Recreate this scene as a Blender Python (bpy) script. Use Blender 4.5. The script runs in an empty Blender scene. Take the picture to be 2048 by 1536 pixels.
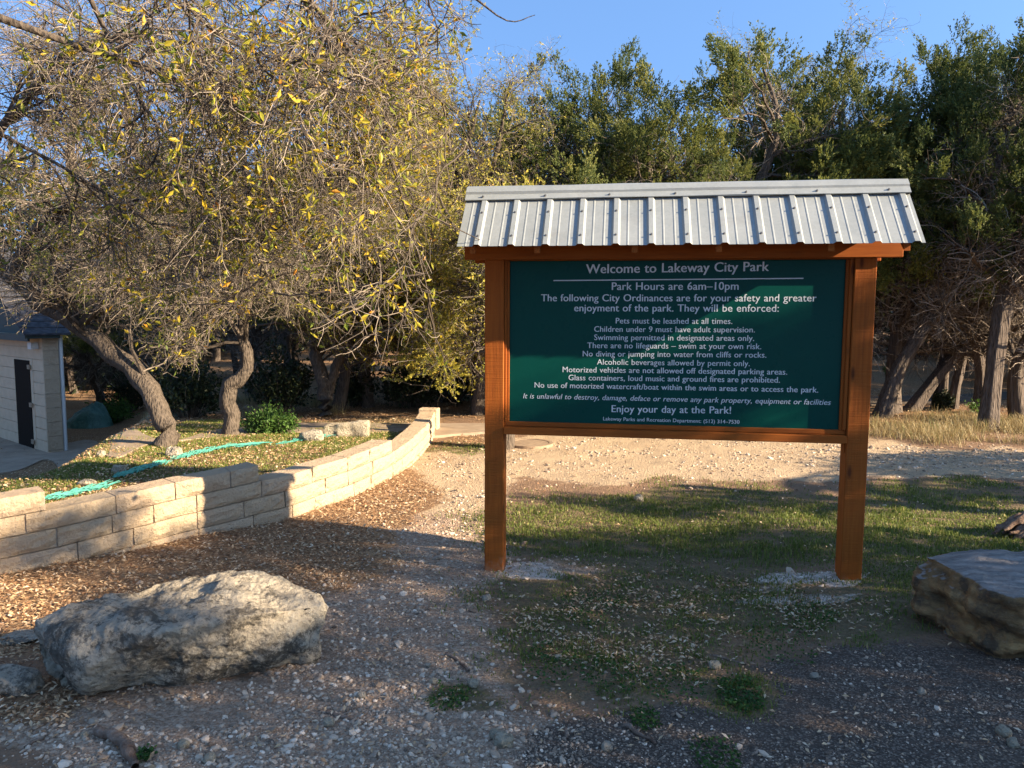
import bpy, bmesh, math, random
import numpy as np
from mathutils import Vector, Matrix, noise as mnoise

# ------------------------------------------------------------------ camera, sky, sun, exposure
sc = bpy.context.scene
COL = sc.collection
FPX, PITCH, ROLL, YAW = 1502.845, .0947, .0047, .1444
CAM = np.array([.9714, -5.3076, 1.9106])
cy_, sy_, cp_, sp_, cr_, sr_ = math.cos(YAW), math.sin(YAW), math.cos(PITCH), math.sin(PITCH), math.cos(ROLL), math.sin(ROLL)
R0 = np.array([cy_, sy_, 0]); F0 = np.array([-sy_*cp_, cy_*cp_, -sp_]); U0 = np.array([-sy_*sp_, cy_*sp_, cp_])
RV = cr_*R0 + sr_*U0; UV = -sr_*R0 + cr_*U0
cam_d = bpy.data.cameras.new('camera'); cam = bpy.data.objects.new('camera', cam_d); COL.objects.link(cam)
M = Matrix.Identity(4)
for i in range(3):
    M[i][0], M[i][1], M[i][2], M[i][3] = RV[i], UV[i], -F0[i], CAM[i]
cam.matrix_world = M
cam_d.sensor_width = 36; cam_d.lens = FPX/2048*36; cam_d.clip_start = .05; cam_d.clip_end = 2000
sc.camera = cam

SUN = np.array([4.6, -1.0, 1.9]); SUN = SUN/np.linalg.norm(SUN)       # towards the sun
SUN_EL = math.asin(SUN[2]); SUN_AZ = math.atan2(SUN[0], SUN[1])
w = bpy.data.worlds.new('World'); sc.world = w; w.use_nodes = True
nt = w.node_tree; bg = nt.nodes['Background']
sky = nt.nodes.new('ShaderNodeTexSky'); sky.sky_type = 'NISHITA'; sky.sun_disc = False
sky.sun_elevation = SUN_EL; sky.sun_rotation = SUN_AZ; sky.air_density = 1.0; sky.dust_density = 1.2; sky.ozone_density = 2.0
tint = nt.nodes.new('ShaderNodeMix'); tint.data_type = 'RGBA'; tint.blend_type = 'MULTIPLY'; tint.inputs[0].default_value = 1; tint.inputs[7].default_value = (.59, .71, .81, 1)
tcw = nt.nodes.new('ShaderNodeTexCoord'); lift = nt.nodes.new('ShaderNodeVectorMath'); lift.operation = 'ADD'; lift.inputs[1].default_value = (0, 0, .45)
nrmv = nt.nodes.new('ShaderNodeVectorMath'); nrmv.operation = 'NORMALIZE'; nt.links.new(tcw.outputs['Generated'], lift.inputs[0]); nt.links.new(lift.outputs[0], nrmv.inputs[0]); nt.links.new(nrmv.outputs[0], sky.inputs[0])   # clearer, deeper blue low sky
nt.links.new(sky.outputs[0], tint.inputs[6]); nt.links.new(tint.outputs[2], bg.inputs[0]); bg.inputs[1].default_value = .15
sd = bpy.data.lights.new('sun', 'SUN'); sd.energy = 5.0; sd.angle = math.radians(.5); sd.color = (1, .81, .59)
so = bpy.data.objects.new('sun', sd); COL.objects.link(so); so.location = (20, -5, 12)
so.rotation_euler = Vector(SUN).to_track_quat('Z', 'Y').to_euler()
vs = sc.view_settings; vs.view_transform = 'Standard'; vs.look = 'None'; vs.exposure = 1.9; vs.gamma = 1; vs.use_curve_mapping = False
sc.cycles.max_bounces = 6; sc.cycles.diffuse_bounces = 4; sc.cycles.transparent_max_bounces = 4

# ------------------------------------------------------------------ pixel <-> world helpers
def ray(px, py):
    a, b = px-1024, py-768
    return F0 + RV*(a/FPX) - UV*(b/FPX)
def proj(P):
    d = np.asarray(P, float)-CAM
    dep = d@F0; dep = np.where(dep < .05, .05, dep)
    return 1024+FPX*(d@RV)/dep, 768-FPX*(d@UV)/dep, d@F0
def aty(px, py, Y):
    d = ray(px, py); return CAM+d*(Y-CAM[1])/d[1]
def atz(px, py, Z):
    d = ray(px, py); return CAM+d*(Z-CAM[2])/d[2]
def atdep(px, py, dep):
    return CAM+ray(px, py)*dep
def sstep(a, b, x):
    t = np.clip((np.asarray(x, float)-a)/(b-a), 0, 1); return t*t*(3-2*t)

def _h(xi, yi, s):
    n = (xi*374761393 + yi*668265263 + s*974634947) & 0xffffffff
    n = ((n ^ (n >> 13))*1274126177) & 0xffffffff
    return ((n ^ (n >> 16)) & 0xffff)/65535.
def vnoise(x, y, s=0):
    x = np.asarray(x, float); y = np.asarray(y, float)
    xi = np.floor(x).astype(np.int64); yi = np.floor(y).astype(np.int64)
    fx = x-xi; fy = y-yi; fx = fx*fx*(3-2*fx); fy = fy*fy*(3-2*fy)
    a = _h(xi, yi, s); b = _h(xi+1, yi, s); c = _h(xi, yi+1, s); d = _h(xi+1, yi+1, s)
    return (a*(1-fx)+b*fx)*(1-fy)+(c*(1-fx)+d*fx)*fy
def fbm(x, y, s=0, o=4):
    v = 0; a = .5; t = 0
    for i in range(o):
        v = v+a*vnoise(x*2**i, y*2**i, s+i*17); t += a; a *= .5
    return v/t

# ------------------------------------------------------------------ terrain
WB = [(0, 1151), (94, 1136), (219, 1108), (344, 1081), (387, 1070), (469, 1060), (578, 1038), (637, 1017), (704, 995), (783, 959), (821, 930), (848, 902), (860, 886), (866, 872), (869, 863)]
WP = np.array([atz(a, b, 0)[:2] for a, b in WB])
WP = np.vstack([[-6.2, -3.7], [-4.9, -2.2], WP])
WY = np.concatenate([WP[:, 1], [8.2, 40]]); WX = np.concatenate([WP[:, 0], [WP[-1, 0]-.1, WP[-1, 0]-.1]])
def wall_s(x, y):
    return np.interp(y, WY, WX)-x
def base_h(x, y):
    x = np.asarray(x, float); y = np.asarray(y, float)
    z = .035*np.clip(-y, 0, 5)
    z = z+.09*sstep(1.6, 2.6, x)*sstep(2.5, .8, np.abs(y))
    s = wall_s(x, y)
    hb = np.interp(y, [-4, -.6, .5, 1.5, 3, 4.5, 6.2, 7.2], [.40, .38, .37, .36, .29, .2, .06, 0])
    z = z*(1-sstep(.05, .12, s)) + hb*sstep(.05, .14, s)
    q = (x+4.3)*-.889+(y-.9)*-.457                               # the ground falls away to the left behind the bank
    z = z - 1.3*sstep(-.2, 1.5, q)*sstep(.5, 1.8, y)*sstep(.5, 1, s)
    z = z + .9*sstep(16, 60, y)*sstep(8, 20, np.hypot(x-1, y))
    z = z + 25*sstep(45, 400, np.hypot(x, y))*0
    return z
def height(x, y):
    n = .05*(fbm(np.asarray(x)*1.3, np.asarray(y)*1.3, 5)-.5)+.018*(fbm(np.asarray(x)*7, np.asarray(y)*7, 9)-.5)
    return base_h(x, y)+n
_GT = np.arange(1.5, 45, .02)
def gp(px, py):
    P = CAM+ray(px, py)[None]*_GT[:, None]; h = height(P[:, 0], P[:, 1]); u = np.nonzero(P[:, 2] < h)[0]
    i = u[0] if len(u) else len(_GT)-1
    return np.array([P[i, 0], P[i, 1], h[i]])

# ------------------------------------------------------------------ mesh helpers
def set_mesh(me, V, quads=None, tris=None, qm=None, tm=None, rnd=None, smooth=False, attrs=None):
    V = np.asarray(V, np.float32)
    nq = 0 if quads is None else len(quads); ntr = 0 if tris is None else len(tris)
    me.vertices.add(len(V)); me.vertices.foreach_set('co', V.ravel())
    lv = []
    if nq: lv.append(np.asarray(quads, np.int32).ravel())
    if ntr: lv.append(np.asarray(tris, np.int32).ravel())
    lv = np.concatenate(lv)
    me.loops.add(len(lv)); me.loops.foreach_set('vertex_index', lv)
    st = np.concatenate([np.arange(nq)*4, nq*4+np.arange(ntr)*3]).astype(np.int32)
    me.polygons.add(nq+ntr); me.polygons.foreach_set('loop_start', st)
    mi = np.zeros(nq+ntr, np.int32)
    if qm is not None: mi[:nq] = qm
    if tm is not None: mi[nq:] = tm
    me.polygons.foreach_set('material_index', mi)
    me.polygons.foreach_set('use_smooth', np.full(nq+ntr, smooth))
    if rnd is not None:
        at = me.attributes.new('rnd', 'FLOAT', 'POINT'); at.data.foreach_set('value', np.asarray(rnd, np.float32))
    for k, a in (attrs or {}).items():
        at = me.attributes.new(k, 'FLOAT', 'POINT'); at.data.foreach_set('value', np.asarray(a, np.float32))
    me.update(calc_edges=True); me.validate()
class MB:
    def __init__(s): s.V = []; s.Q = []; s.T = []; s.qm = []; s.tm = []; s.r = []; s.n = 0
    def add(s, V, Q=None, T=None, mat=0, rnd=0.):
        V = np.asarray(V, float).reshape(-1, 3); s.V.append(V)
        if Q is not None and len(Q): s.Q.append(np.asarray(Q)+s.n); s.qm.append(np.full(len(Q), mat))
        if T is not None and len(T): s.T.append(np.asarray(T)+s.n); s.tm.append(np.full(len(T), mat))
        s.r.append(np.broadcast_to(np.asarray(rnd, float), (len(V),)).copy()); s.n += len(V)
    def box(s, x0, x1, y0, y1, z0, z1, mat=0, b=.004):
        # box with chamfered edges
        bm = bmesh.new(); bmesh.ops.create_cube(bm, size=1)
        for v in bm.verts: v.co = ((x0+x1)/2+v.co.x*(x1-x0), (y0+y1)/2+v.co.y*(y1-y0), (z0+z1)/2+v.co.z*(z1-z0))
        if b: bmesh.ops.bevel(bm, geom=bm.edges[:], offset=b, segments=1, affect='EDGES')
        s.bm(bm, mat)
    def bm(s, bm, mat=0, rnd=0.):
        bmesh.ops.triangulate(bm, faces=[f for f in bm.faces if len(f.verts) > 4])
        bm.verts.index_update()
        V = np.array([v.co[:] for v in bm.verts])
        Q = [[v.index for v in f.verts] for f in bm.faces if len(f.verts) == 4]
        T = [[v.index for v in f.verts] for f in bm.faces if len(f.verts) == 3]
        s.add(V, Q, T, mat, rnd); bm.free()
    def build(s, name, mats, parent=None, smooth=False, loc=None):
        me = bpy.data.meshes.new(name)
        V = np.concatenate(s.V)
        if loc is not None: V = V-np.asarray(loc)
        set_mesh(me, V, np.concatenate(s.Q) if s.Q else None, np.concatenate(s.T) if s.T else None,
                 np.concatenate(s.qm) if s.qm else None, np.concatenate(s.tm) if s.tm else None, np.concatenate(s.r), smooth)
        for m in (mats if isinstance(mats, (list, tuple)) else [mats]): me.materials.append(m)
        o = bpy.data.objects.new(name, me); COL.objects.link(o)
        if parent is not None: o.parent = parent
        if loc is not None and parent is None: o.location = loc
        return o
def tag(o, label=None, cat=None, group=None, kind=None):
    if label: o['label'] = label
    if cat: o['category'] = cat
    if group: o['group'] = group
    if kind: o['kind'] = kind
    return o
def thing(name, label, cat, loc=(0, 0, 0), group=None):
    o = bpy.data.objects.new(name, None); COL.objects.link(o); o.location = loc; o.empty_display_size = .2
    return tag(o, label, cat, group)
def copy_tree(root, loc, rz, s, label, group=None):
    c = root.copy(); COL.objects.link(c); c.location = loc; c.rotation_euler = (0, 0, rz); c.scale = s
    tag(c, label, None, group)
    for ch in root.children:
        d = ch.copy(); COL.objects.link(d); d.parent = c
    return c
def unit(v):
    return v/np.maximum(np.linalg.norm(v, axis=-1, keepdims=True), 1e-9)
def tubes(mb, P, Rr, sides=4, mat=0, rnd=None, rng=None, ridged=0.):
    """sweep n polylines (n,k,3) with radii (n,k)"""
    P = np.asarray(P, float); n, k, _ = P.shape
    T = np.empty_like(P); T[:, 1:-1] = P[:, 2:]-P[:, :-2]; T[:, 0] = P[:, 1]-P[:, 0]; T[:, -1] = P[:, -1]-P[:, -2]
    T = unit(T)
    ref = np.where(np.abs(T[:, :1, 2:3]) > .9, np.array([1., 0, 0]), np.array([0, 0, 1.]))
    ref = np.broadcast_to(ref, T.shape)
    A = unit(np.cross(T, ref)); B = np.cross(T, A)
    th = np.arange(sides)*2*np.pi/sides
    rr = np.asarray(Rr)[:, :, None]*np.ones(sides)
    if ridged and rng is not None:
        lobes = 1+ridged*(np.sin(th*5+rng.uniform(0, 6, (n, 1, 1))+np.linspace(0, 2.2, k)[None, :, None])*.6+np.sin(th*9+rng.uniform(0, 6, (n, 1, 1))-np.linspace(0, 3, k)[None, :, None])*.4)+ridged*.7*(rng.random((n, k, sides))-.5)
        rr = rr*lobes
    V = P[:, :, None, :]+rr[..., None]*(np.cos(th)[None, None, :, None]*A[:, :, None, :]+np.sin(th)[None, None, :, None]*B[:, :, None, :])
    idx = np.arange(n*k*sides).reshape(n, k, sides)
    a = idx[:, :-1, :]; b = np.roll(idx, -1, 2)[:, :-1, :]; c = np.roll(idx, -1, 2)[:, 1:, :]; d = idx[:, 1:, :]
    Q = np.stack([a, b, c, d], -1).reshape(-1, 4)
    r = 0. if rnd is None else np.repeat(rnd, k*sides)
    mb.add(V.reshape(-1, 3), Q, None, mat, r)
def smooth_path(pts, rad, k):
    pts = np.asarray(pts, float); t = np.linspace(0, 1, len(pts)); tt = np.linspace(0, 1, k)
    # catmull-rom
    out = []
    ext = np.vstack([2*pts[0]-pts[1], pts, 2*pts[-1]-pts[-2]])
    for u in tt:
        f = u*(len(pts)-1); i = min(int(f), len(pts)-2); f -= i
        p0, p1, p2, p3 = ext[i:i+4]
        out.append(.5*((2*p1)+(-p0+p2)*f+(2*p0-5*p1+4*p2-p3)*f*f+(-p0+3*p1-3*p2+p3)*f**3))
    return np.array(out), np.interp(tt, np.linspace(0, 1, len(rad)), rad)
def grow(P, Rr, n, rng, tr=(.2, 1.), ang=(30, 70), ln=(1, 2), K=6, rr=.6, droop=0., wig=.2, tip=.35, up=0., rmin=.0):
    P = np.asarray(P); N, K0, _ = P.shape
    L = np.linalg.norm(np.diff(P, axis=1), axis=2).sum(1); pi = rng.choice(N, n, p=L/L.sum())
    t = rng.uniform(tr[0], tr[1], n)*(K0-1); i = np.minimum(t.astype(int), K0-2); f = (t-i)[:, None]
    S = P[pi, i]*(1-f)+P[pi, i+1]*f; T = unit(P[pi, i+1]-P[pi, i]); r0 = Rr[pi, i]*(1-f[:, 0])+Rr[pi, i+1]*f[:, 0]
    v = rng.normal(size=(n, 3)); v = unit(v-(v*T).sum(1, keepdims=True)*T)
    a = np.radians(rng.uniform(ang[0], ang[1], n))[:, None]
    d = np.cos(a)*T+np.sin(a)*v; d[:, 2] += up; d = unit(d)
    le = rng.uniform(ln[0], ln[1], n)[:, None]/(K-1)
    pts = [S]
    for k in range(K-1):
        d = unit(d+rng.normal(size=(n, 3))*wig+np.array([0, 0, -droop]))
        pts.append(pts[-1]+d*le)
    Q = np.stack(pts, 1)
    r = np.maximum(r0*rr, rmin)[:, None]*np.linspace(1, tip, K)[None]
    return Q, r
def leaf_quads(mb, C, D, size, width, rng, mat=1, fold=.25, rnd=None):
    """folded lozenge leaves at C pointing along D"""
    n = len(C); D = unit(D); v = rng.normal(size=(n, 3)); S = unit(np.cross(D, v)); N = np.cross(S, D)
    s = np.broadcast_to(size, (n,))[:, None]; wd = np.broadcast_to(width, (n,))[:, None]
    V = np.stack([C, C+D*s*.45+S*wd*.5+N*wd*fold, C+D*s, C+D*s*.45-S*wd*.5+N*wd*fold], 1)
    if rnd is None: rnd = rng.random(n)
    mb.add(V.reshape(-1, 3), np.arange(4*n).reshape(n, 4), None, mat, np.repeat(rnd, 4))
def keep_twigs(Q, r, ok):
    return Q[ok], r[ok]

# ------------------------------------------------------------------ materials
class N:
    def __init__(s, name):
        s.m = bpy.data.materials.new(name); s.m.use_nodes = True; s.t = s.m.node_tree
        s.b = s.t.nodes['Principled BSDF']; s.out = s.t.nodes['Material Output']
    def n(s, ty, **k):
        x = s.t.nodes.new('ShaderNode'+ty)
        for a, v in k.items(): setattr(x, a, v)
        return x
    def l(s, a, b): s.t.links.new(a, b)
    def coord(s, kind='Object', scale=(1, 1, 1)):
        c = s.n('TexCoord'); m = s.n('Mapping'); m.inputs['Scale'].default_value = scale; s.l(c.outputs[kind], m.inputs[0]); return m.outputs[0]
    def noise(s, vec, scale, detail=4, rough=.6):
        x = s.n('TexNoise'); x.inputs['Scale'].default_value = scale; x.inputs['Detail'].default_value = detail; x.inputs['Roughness'].default_value = rough
        if vec is not None: s.l(vec, x.inputs['Vector'])
        return x.outputs['Fac']
    def voro(s, vec, scale, feature='F1', out='Distance'):
        x = s.n('TexVoronoi', feature=feature); x.inputs['Scale'].default_value = scale
        if vec is not None: s.l(vec, x.inputs['Vector'])
        return x.outputs[out]
    def ramp(s, f, stops, interp='LINEAR'):
        r = s.n('ValToRGB'); r.color_ramp.interpolation = interp
        e = r.color_ramp.elements
        while len(e) < len(stops): e.new(.5)
        for x, (p, c) in zip(e, stops): x.position = p; x.color = (*c, 1) if len(c) == 3 else c
        s.l(f, r.inputs[0]); return r.outputs[0]
    def mix(s, f, a, b, mode='MIX'):
        x = s.n('Mix', data_type='RGBA', blend_type=mode)
        for inp, v in ((x.inputs[0], f), (x.inputs[6], a), (x.inputs[7], b)):
            if hasattr(v, 'is_output'): s.l(v, inp)
            elif isinstance(v, (int, float)): inp.default_value = v
            else: inp.default_value = (*v, 1)
        return x.outputs[2]
    def math(s, op, a, b=0., c=None):
        x = s.n('Math', operation=op)
        for i, v in enumerate((a, b) if c is None else (a, b, c)):
            if hasattr(v, 'is_output'): s.l(v, x.inputs[i])
            else: x.inputs[i].default_value = v
        return x.outputs[0]
    def attr(s, name):
        a = s.n('Attribute'); a.attribute_name = name; return a.outputs['Fac']
    def bump(s, h, st=.5, dist=.01, prev=None):
        b = s.n('Bump'); b.inputs['Strength'].default_value = st; b.inputs['Distance'].default_value = dist
        s.l(h, b.inputs['Height'])
        if prev is not None: s.l(prev, b.inputs['Normal'])
        s.l(b.outputs[0], s.b.inputs['Normal']); return b.outputs[0]
    def done(s, col, rough=.8, spec=.3, metal=0.):
        if hasattr(col, 'is_output'): s.l(col, s.b.inputs['Base Color'])
        else: s.b.inputs['Base Color'].default_value = (*col, 1)
        if hasattr(rough, 'is_output'): s.l(rough, s.b.inputs['Roughness'])
        else: s.b.inputs['Roughness'].default_value = rough
        s.b.inputs['Specular IOR Level'].default_value = spec; s.b.inputs['Metallic'].default_value = metal
        return s.m
def leaf_mat(name, stops, trans=.3, rough=.5, spec=.25):
    k = N(name); c = k.ramp(k.attr('rnd'), stops); k.done(c, rough, spec)
    tr = k.n('BsdfTranslucent'); k.l(c, tr.inputs[0]); mx = k.n('MixShader'); mx.inputs[0].default_value = trans
    k.l(k.b.outputs[0], mx.inputs[1]); k.l(tr.outputs[0], mx.inputs[2]); k.l(mx.outputs[0], k.out.inputs[0])
    return k.m
def bark_mat(name, dark, light, stretch=(14, 14, 2.2), bump=.9):
    k = N(name); v = k.coord('Object', stretch)
    a = k.noise(v, 1.0, 6, .7); b = k.voro(v, 1.3); f = k.math('ADD', k.math('MULTIPLY', a, .65), k.math('MULTIPLY', b, .5))
    g = k.noise(k.coord('Object', (1, 1, 1)), 3, 3)
    c = k.mix(k.math('MULTIPLY', g, .45), k.ramp(f, [(.3, dark), (.75, light)]), tuple(x*1.2 for x in light))
    k.bump(f, bump, .03); return k.done(c, .9, .15)
MAT = {}
def build_mats():
    # stained timber
    k = N('stained_wood'); v = k.coord('Object', (3, 3, 1)); v2 = k.coord('Object', (60, 60, 3)); v3 = k.coord('Object', (2, 2, 130))
    g = k.noise(v2, 1, 5, .65); saw = k.noise(v3, 1, 2, .5); pl = k.noise(v, 1.2, 4)
    c = k.ramp(g, [(.3, (.27, .068, .009)), (.7, (.38, .108, .014))]); c = k.mix(k.math('MULTIPLY', pl, .5), c, (.13, .034, .009))
    kn = k.voro(k.coord('Object', (9, 9, 2.6)), 1.); c = k.mix(k.ramp(kn, [(.06, (.8,)*3), (.16, (0, 0, 0))]), c, (.06, .016, .006)); c = k.mix(k.ramp(k.noise(k.coord('Object', (14, 14, .8)), 1, 5, .7), [(.55, (0, 0, 0)), (.75, (.5,)*3)]), c, (.10, .03, .01)); sz = k.n('SeparateXYZ'); k.l(k.coord('Object'), sz.inputs[0]); mud = k.math('SUBTRACT', k.noise(k.coord('Object', (9, 9, 5)), 2, 6, .75), k.math('MULTIPLY', sz.outputs[2], 2.2)); c = k.mix(k.ramp(mud, [(.30, (0, 0, 0)), (.5, (.6,)*3)]), c, (.22, .155, .10)); k.bump(k.math('ADD', k.math('MULTIPLY', g, .8), saw), .5, .005); MAT['wood'] = k.done(c, .7, .15)
    k = N('stained_wood_crosswise'); v = k.coord('Object', (3, 3, 1)); v2 = k.coord('Object', (3, 60, 60)); g = k.noise(v2, 1, 5, .65); pl = k.noise(v, 1.2, 4)
    c = k.ramp(g, [(.3, (.27, .068, .009)), (.7, (.375, .106, .014))]); c = k.mix(k.math('MULTIPLY', pl, .5), c, (.12, .032, .009))
    k.bump(g, .35, .004); MAT['woodx'] = k.done(c, .7, .15)
    # galvanised roofing
    k = N('galvanised_steel'); v = k.coord('Object'); sp = k.voro(v, 60, out='Color'); sx = k.n('SeparateColor'); k.l(sp, sx.inputs[0])
    n1 = k.noise(v, 4, 5, .65); st = k.noise(k.coord('Object', (9, 1.2, 1.2)), 1.5, 4)
    f = k.math('ADD', k.math('MULTIPLY', sx.outputs[0], .18), k.math('ADD', k.math('MULTIPLY', n1, .6), k.math('MULTIPLY', st, .15)))
    c = k.ramp(f, [(.25, (.245, .265, .252)), (.75, (.325, .345, .33))])
    blotch = k.ramp(k.noise(v, 2.3, 6, .75), [(.62, (0, 0, 0)), (.72, (1, 1, 1))]); c = k.mix(k.math('MULTIPLY', blotch, .35), c, (.22, .20, .17))
    MAT['galv'] = k.done(c, k.ramp(n1, [(.2, (.38,)*3), (.8, (.58,)*3)]), .4, .2)
    k = N('screw_metal'); MAT['screw'] = k.done((.18, .18, .18), .5, .5, .7)
    # sign sheet
    k = N('green_sign_vinyl'); v = k.coord('Object'); n1 = k.noise(v, 1.7, 5, .6); n2 = k.noise(v, 9, 5, .7)
    c = k.mix(k.math('MULTIPLY', n1, .5), (.002, .046, .036), (.003, .066, .048)); c = k.mix(k.ramp(n2, [(.66, (0, 0, 0)), (.8, (.25,)*3)]), c, (.012, .06, .052))
    k.bump(n1, .12, .02); MAT['green'] = k.done(c, k.ramp(n2, [(.3, (.24,)*3), (.8, (.38,)*3)]), .08)
    k = N('faded_white_lettering'); n1 = k.noise(k.coord('Object'), 6, 5, .7); MAT['letter'] = k.done(k.ramp(n1, [(.3, (.50, .56, .56)), (.7, (.64, .68, .66))]), .5, .3)
    # limestone blocks
    k = N('limestone_block'); v = k.coord('Object'); n1 = k.noise(v, 2.2, 5); n2 = k.noise(v, 14, 8, .7); r = k.attr('rnd')
    c = k.ramp(n1, [(.3, (.50, .37, .24)), (.7, (.55, .425, .29))]); c = k.mix(k.math('MULTIPLY', r, .7), c, (.48, .375, .24)); c = k.mix(k.ramp(n2, [(.55, (0, 0, 0)), (.75, (.55,)*3)]), c, (.40, .29, .16))
    k.bump(k.math('ADD', n2, k.math('ADD', n1, k.math('MULTIPLY', k.noise(v, 40, 5, .7), .5))), 1., .045); MAT['lime'] = k.done(c, .9, .15)
    k = N('wall_mortar'); n1 = k.noise(k.coord('Object'), 30, 5, .7); k.bump(n1, .5, .006); MAT['mortar'] = k.done(k.ramp(n1, [(.3, (.36, .305, .24)), (.7, (.45, .385, .31))]), .95, .1)
    # boulders
    def rock(name, lo, hi, lich, dark, sc_=1., spots=.5):
        k = N(name); v = k.coord('Object'); n1 = k.noise(v, 3*sc_, 7, .68); n2 = k.noise(v, 22*sc_, 8, .75); n3 = k.noise(v, 7*sc_, 5, .7); vo = k.voro(v, 45*sc_)
        c = k.ramp(n1, [(.3, lo), (.68, hi)]); c = k.mix(k.ramp(k.math('ADD', k.math('MULTIPLY', k.noise(v, 4.5*sc_, 4), .5), k.math('MULTIPLY', k.noise(v, 30*sc_, 6, .8), .5)), [(.485, (0, 0, 0)), (.545, (.9,)*3)]), c, dark)
        c = k.mix(k.ramp(n2, [(.5, (0, 0, 0)), (.68, (spots,)*3)]), c, lich)
        k.bump(k.math('ADD', k.math('ADD', n2, n1), k.math('MULTIPLY', vo, .35)), 1., .03); return k.done(c, .92, .12)
    MAT['rock'] = rock('weathered_limestone', (.28, .24, .18), (.45, .395, .30), (.55, .495, .385), (.085, .075, .06))
    MAT['rockpale'] = rock('pale_limestone', (.34, .29, .20), (.50, .43, .31), (.56, .50, .38), (.22, .18, .12), 1.4)
    k = N('ochre_limestone'); v = k.coord('Object', (1, 1, 1)); vs_ = k.coord('Object', (2.5, 2.5, 7)); n1 = k.noise(vs_, 1.3, 6, .7); n2 = k.noise(v, 5, 6, .72); n3 = k.noise(v, 28, 6, .75)
    c = k.ramp(n1, [(.3, (.06, .038, .02)), (.5, (.22, .13, .055)), (.72, (.46, .29, .12))]); c = k.mix(k.ramp(n2, [(.5, (0, 0, 0)), (.62, (.85,)*3)]), c, (.055, .042, .03)); c = k.mix(k.ramp(n3, [(.6, (0, 0, 0)), (.75, (.4,)*3)]), c, (.40, .36, .28))
    geo = k.n('NewGeometry'); sx = k.n('SeparateXYZ'); k.l(geo.outputs['Normal'], sx.inputs[0])
    topm = k.ramp(k.math('ADD', sx.outputs[2], k.math('MULTIPLY', k.math('SUBTRACT', n2, .5), .5)), [(.72, (0, 0, 0)), (.86, (1, 1, 1))])
    tc = k.ramp(k.noise(k.coord('Object', (3, 14, 1)), 1.5, 6, .7), [(.3, (.10, .088, .075)), (.7, (.36, .32, .275))]); c = k.mix(topm, c, tc)
    k.bump(k.math('ADD', n1, k.math('MULTIPLY', n3, .4)), 1., .035); MAT['ochre'] = k.done(c, .8, .25)
    # ground
    k = N('park_ground'); v = k.coord('Object'); ng = k.noise(v, 1.1, 6, .62); nf = k.noise(v, 26, 6, .7); nm = k.noise(v, 6, 5, .65)
    vo = k.n('TexVoronoi'); vo.inputs['Scale'].default_value = 55; k.l(v, vo.inputs['Vector']); vo2 = k.n('TexVoronoi'); vo2.inputs['Scale'].default_value = 130; k.l(v, vo2.inputs['Vector'])
    sc1 = k.n('SeparateColor'); k.l(vo.outputs['Color'], sc1.inputs[0]); sc2 = k.n('SeparateColor'); k.l(vo2.outputs['Color'], sc2.inputs[0])
    dirt = k.ramp(nf, [(.25, (.165, .10, .06)), (.75, (.31, .20, .12))]); dirt = k.mix(k.math('MULTIPLY', nm, .6), dirt, (.22, .145, .095))
    peb = k.ramp(sc1.outputs[0], [(0, (.21, .138, .088)), (.55, (.36, .25, .165)), (1, (.60, .47, .34))]); peb = k.mix(.5, peb, k.ramp(sc2.outputs[0], [(0, (.20, .132, .088)), (1, (.50, .37, .26))]))
    tan = k.mix(k.math('MULTIPLY', sc2.outputs[1], .35), k.ramp(nf, [(.2, (.40, .295, .175)), (.8, (.54, .41, .26))]), peb)
    gr = k.ramp(nf, [(.25, (.10, .075, .04)), (.75, (.21, .16, .088))])
    lf = k.ramp(sc1.outputs[1], [(0, (.12, .06, .03)), (.5, (.28, .16, .075)), (1, (.46, .31, .165))]); lf = k.mix(.35, lf, dirt)
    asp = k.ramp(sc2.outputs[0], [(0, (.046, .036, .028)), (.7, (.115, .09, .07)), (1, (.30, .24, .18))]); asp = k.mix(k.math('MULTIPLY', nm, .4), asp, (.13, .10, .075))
    white = k.ramp(sc1.outputs[0], [(0, (.34, .275, .21)), (1, (.68, .59, .49))])
    def sharp(a):   # break the zone edge up with noise
        x = k.math('ADD', k.attr(a), k.math('MULTIPLY', k.math('SUBTRACT', nm, .5), .9)); x = k.math('ADD', x, k.math('MULTIPLY', k.math('SUBTRACT', nf, .5), .5))
        return k.ramp(x, [(.38, (0, 0, 0)), (.62, (1, 1, 1))])
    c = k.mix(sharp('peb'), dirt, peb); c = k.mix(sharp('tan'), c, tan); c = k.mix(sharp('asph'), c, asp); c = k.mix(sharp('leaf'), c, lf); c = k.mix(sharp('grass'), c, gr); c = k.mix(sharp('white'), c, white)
    c = k.mix(k.ramp(ng, [(.35, (.2,)*3), (.6, (0, 0, 0))]), c, (.14, .095, .065))
    h = k.math('ADD', k.math('MULTIPLY', k.math('SUBTRACT', 1., vo.outputs['Distance']), .6), nf)
    k.bump(k.math('ADD', h, k.math('MULTIPLY', nm, .8)), .8, .022); MAT['ground'] = k.done(c, .95, .1)
    k = N('concrete_path'); v = k.coord('Object'); n1 = k.noise(v, 3, 6, .65); n2 = k.noise(v, 40, 5, .7); c = k.ramp(n1, [(.3, (.24, .18, .125)), (.7, (.36, .28, .20))]); k.bump(n2, .4, .004); MAT['conc'] = k.done(c, .9, .15)
    k = N('shaded_asphalt_road'); n1 = k.noise(k.coord('Object'), 8, 5); MAT['road'] = k.done(k.ramp(n1, [(.3, (.07, .058, .046)), (.7, (.12, .10, .08))]), .9, .1)
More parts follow.
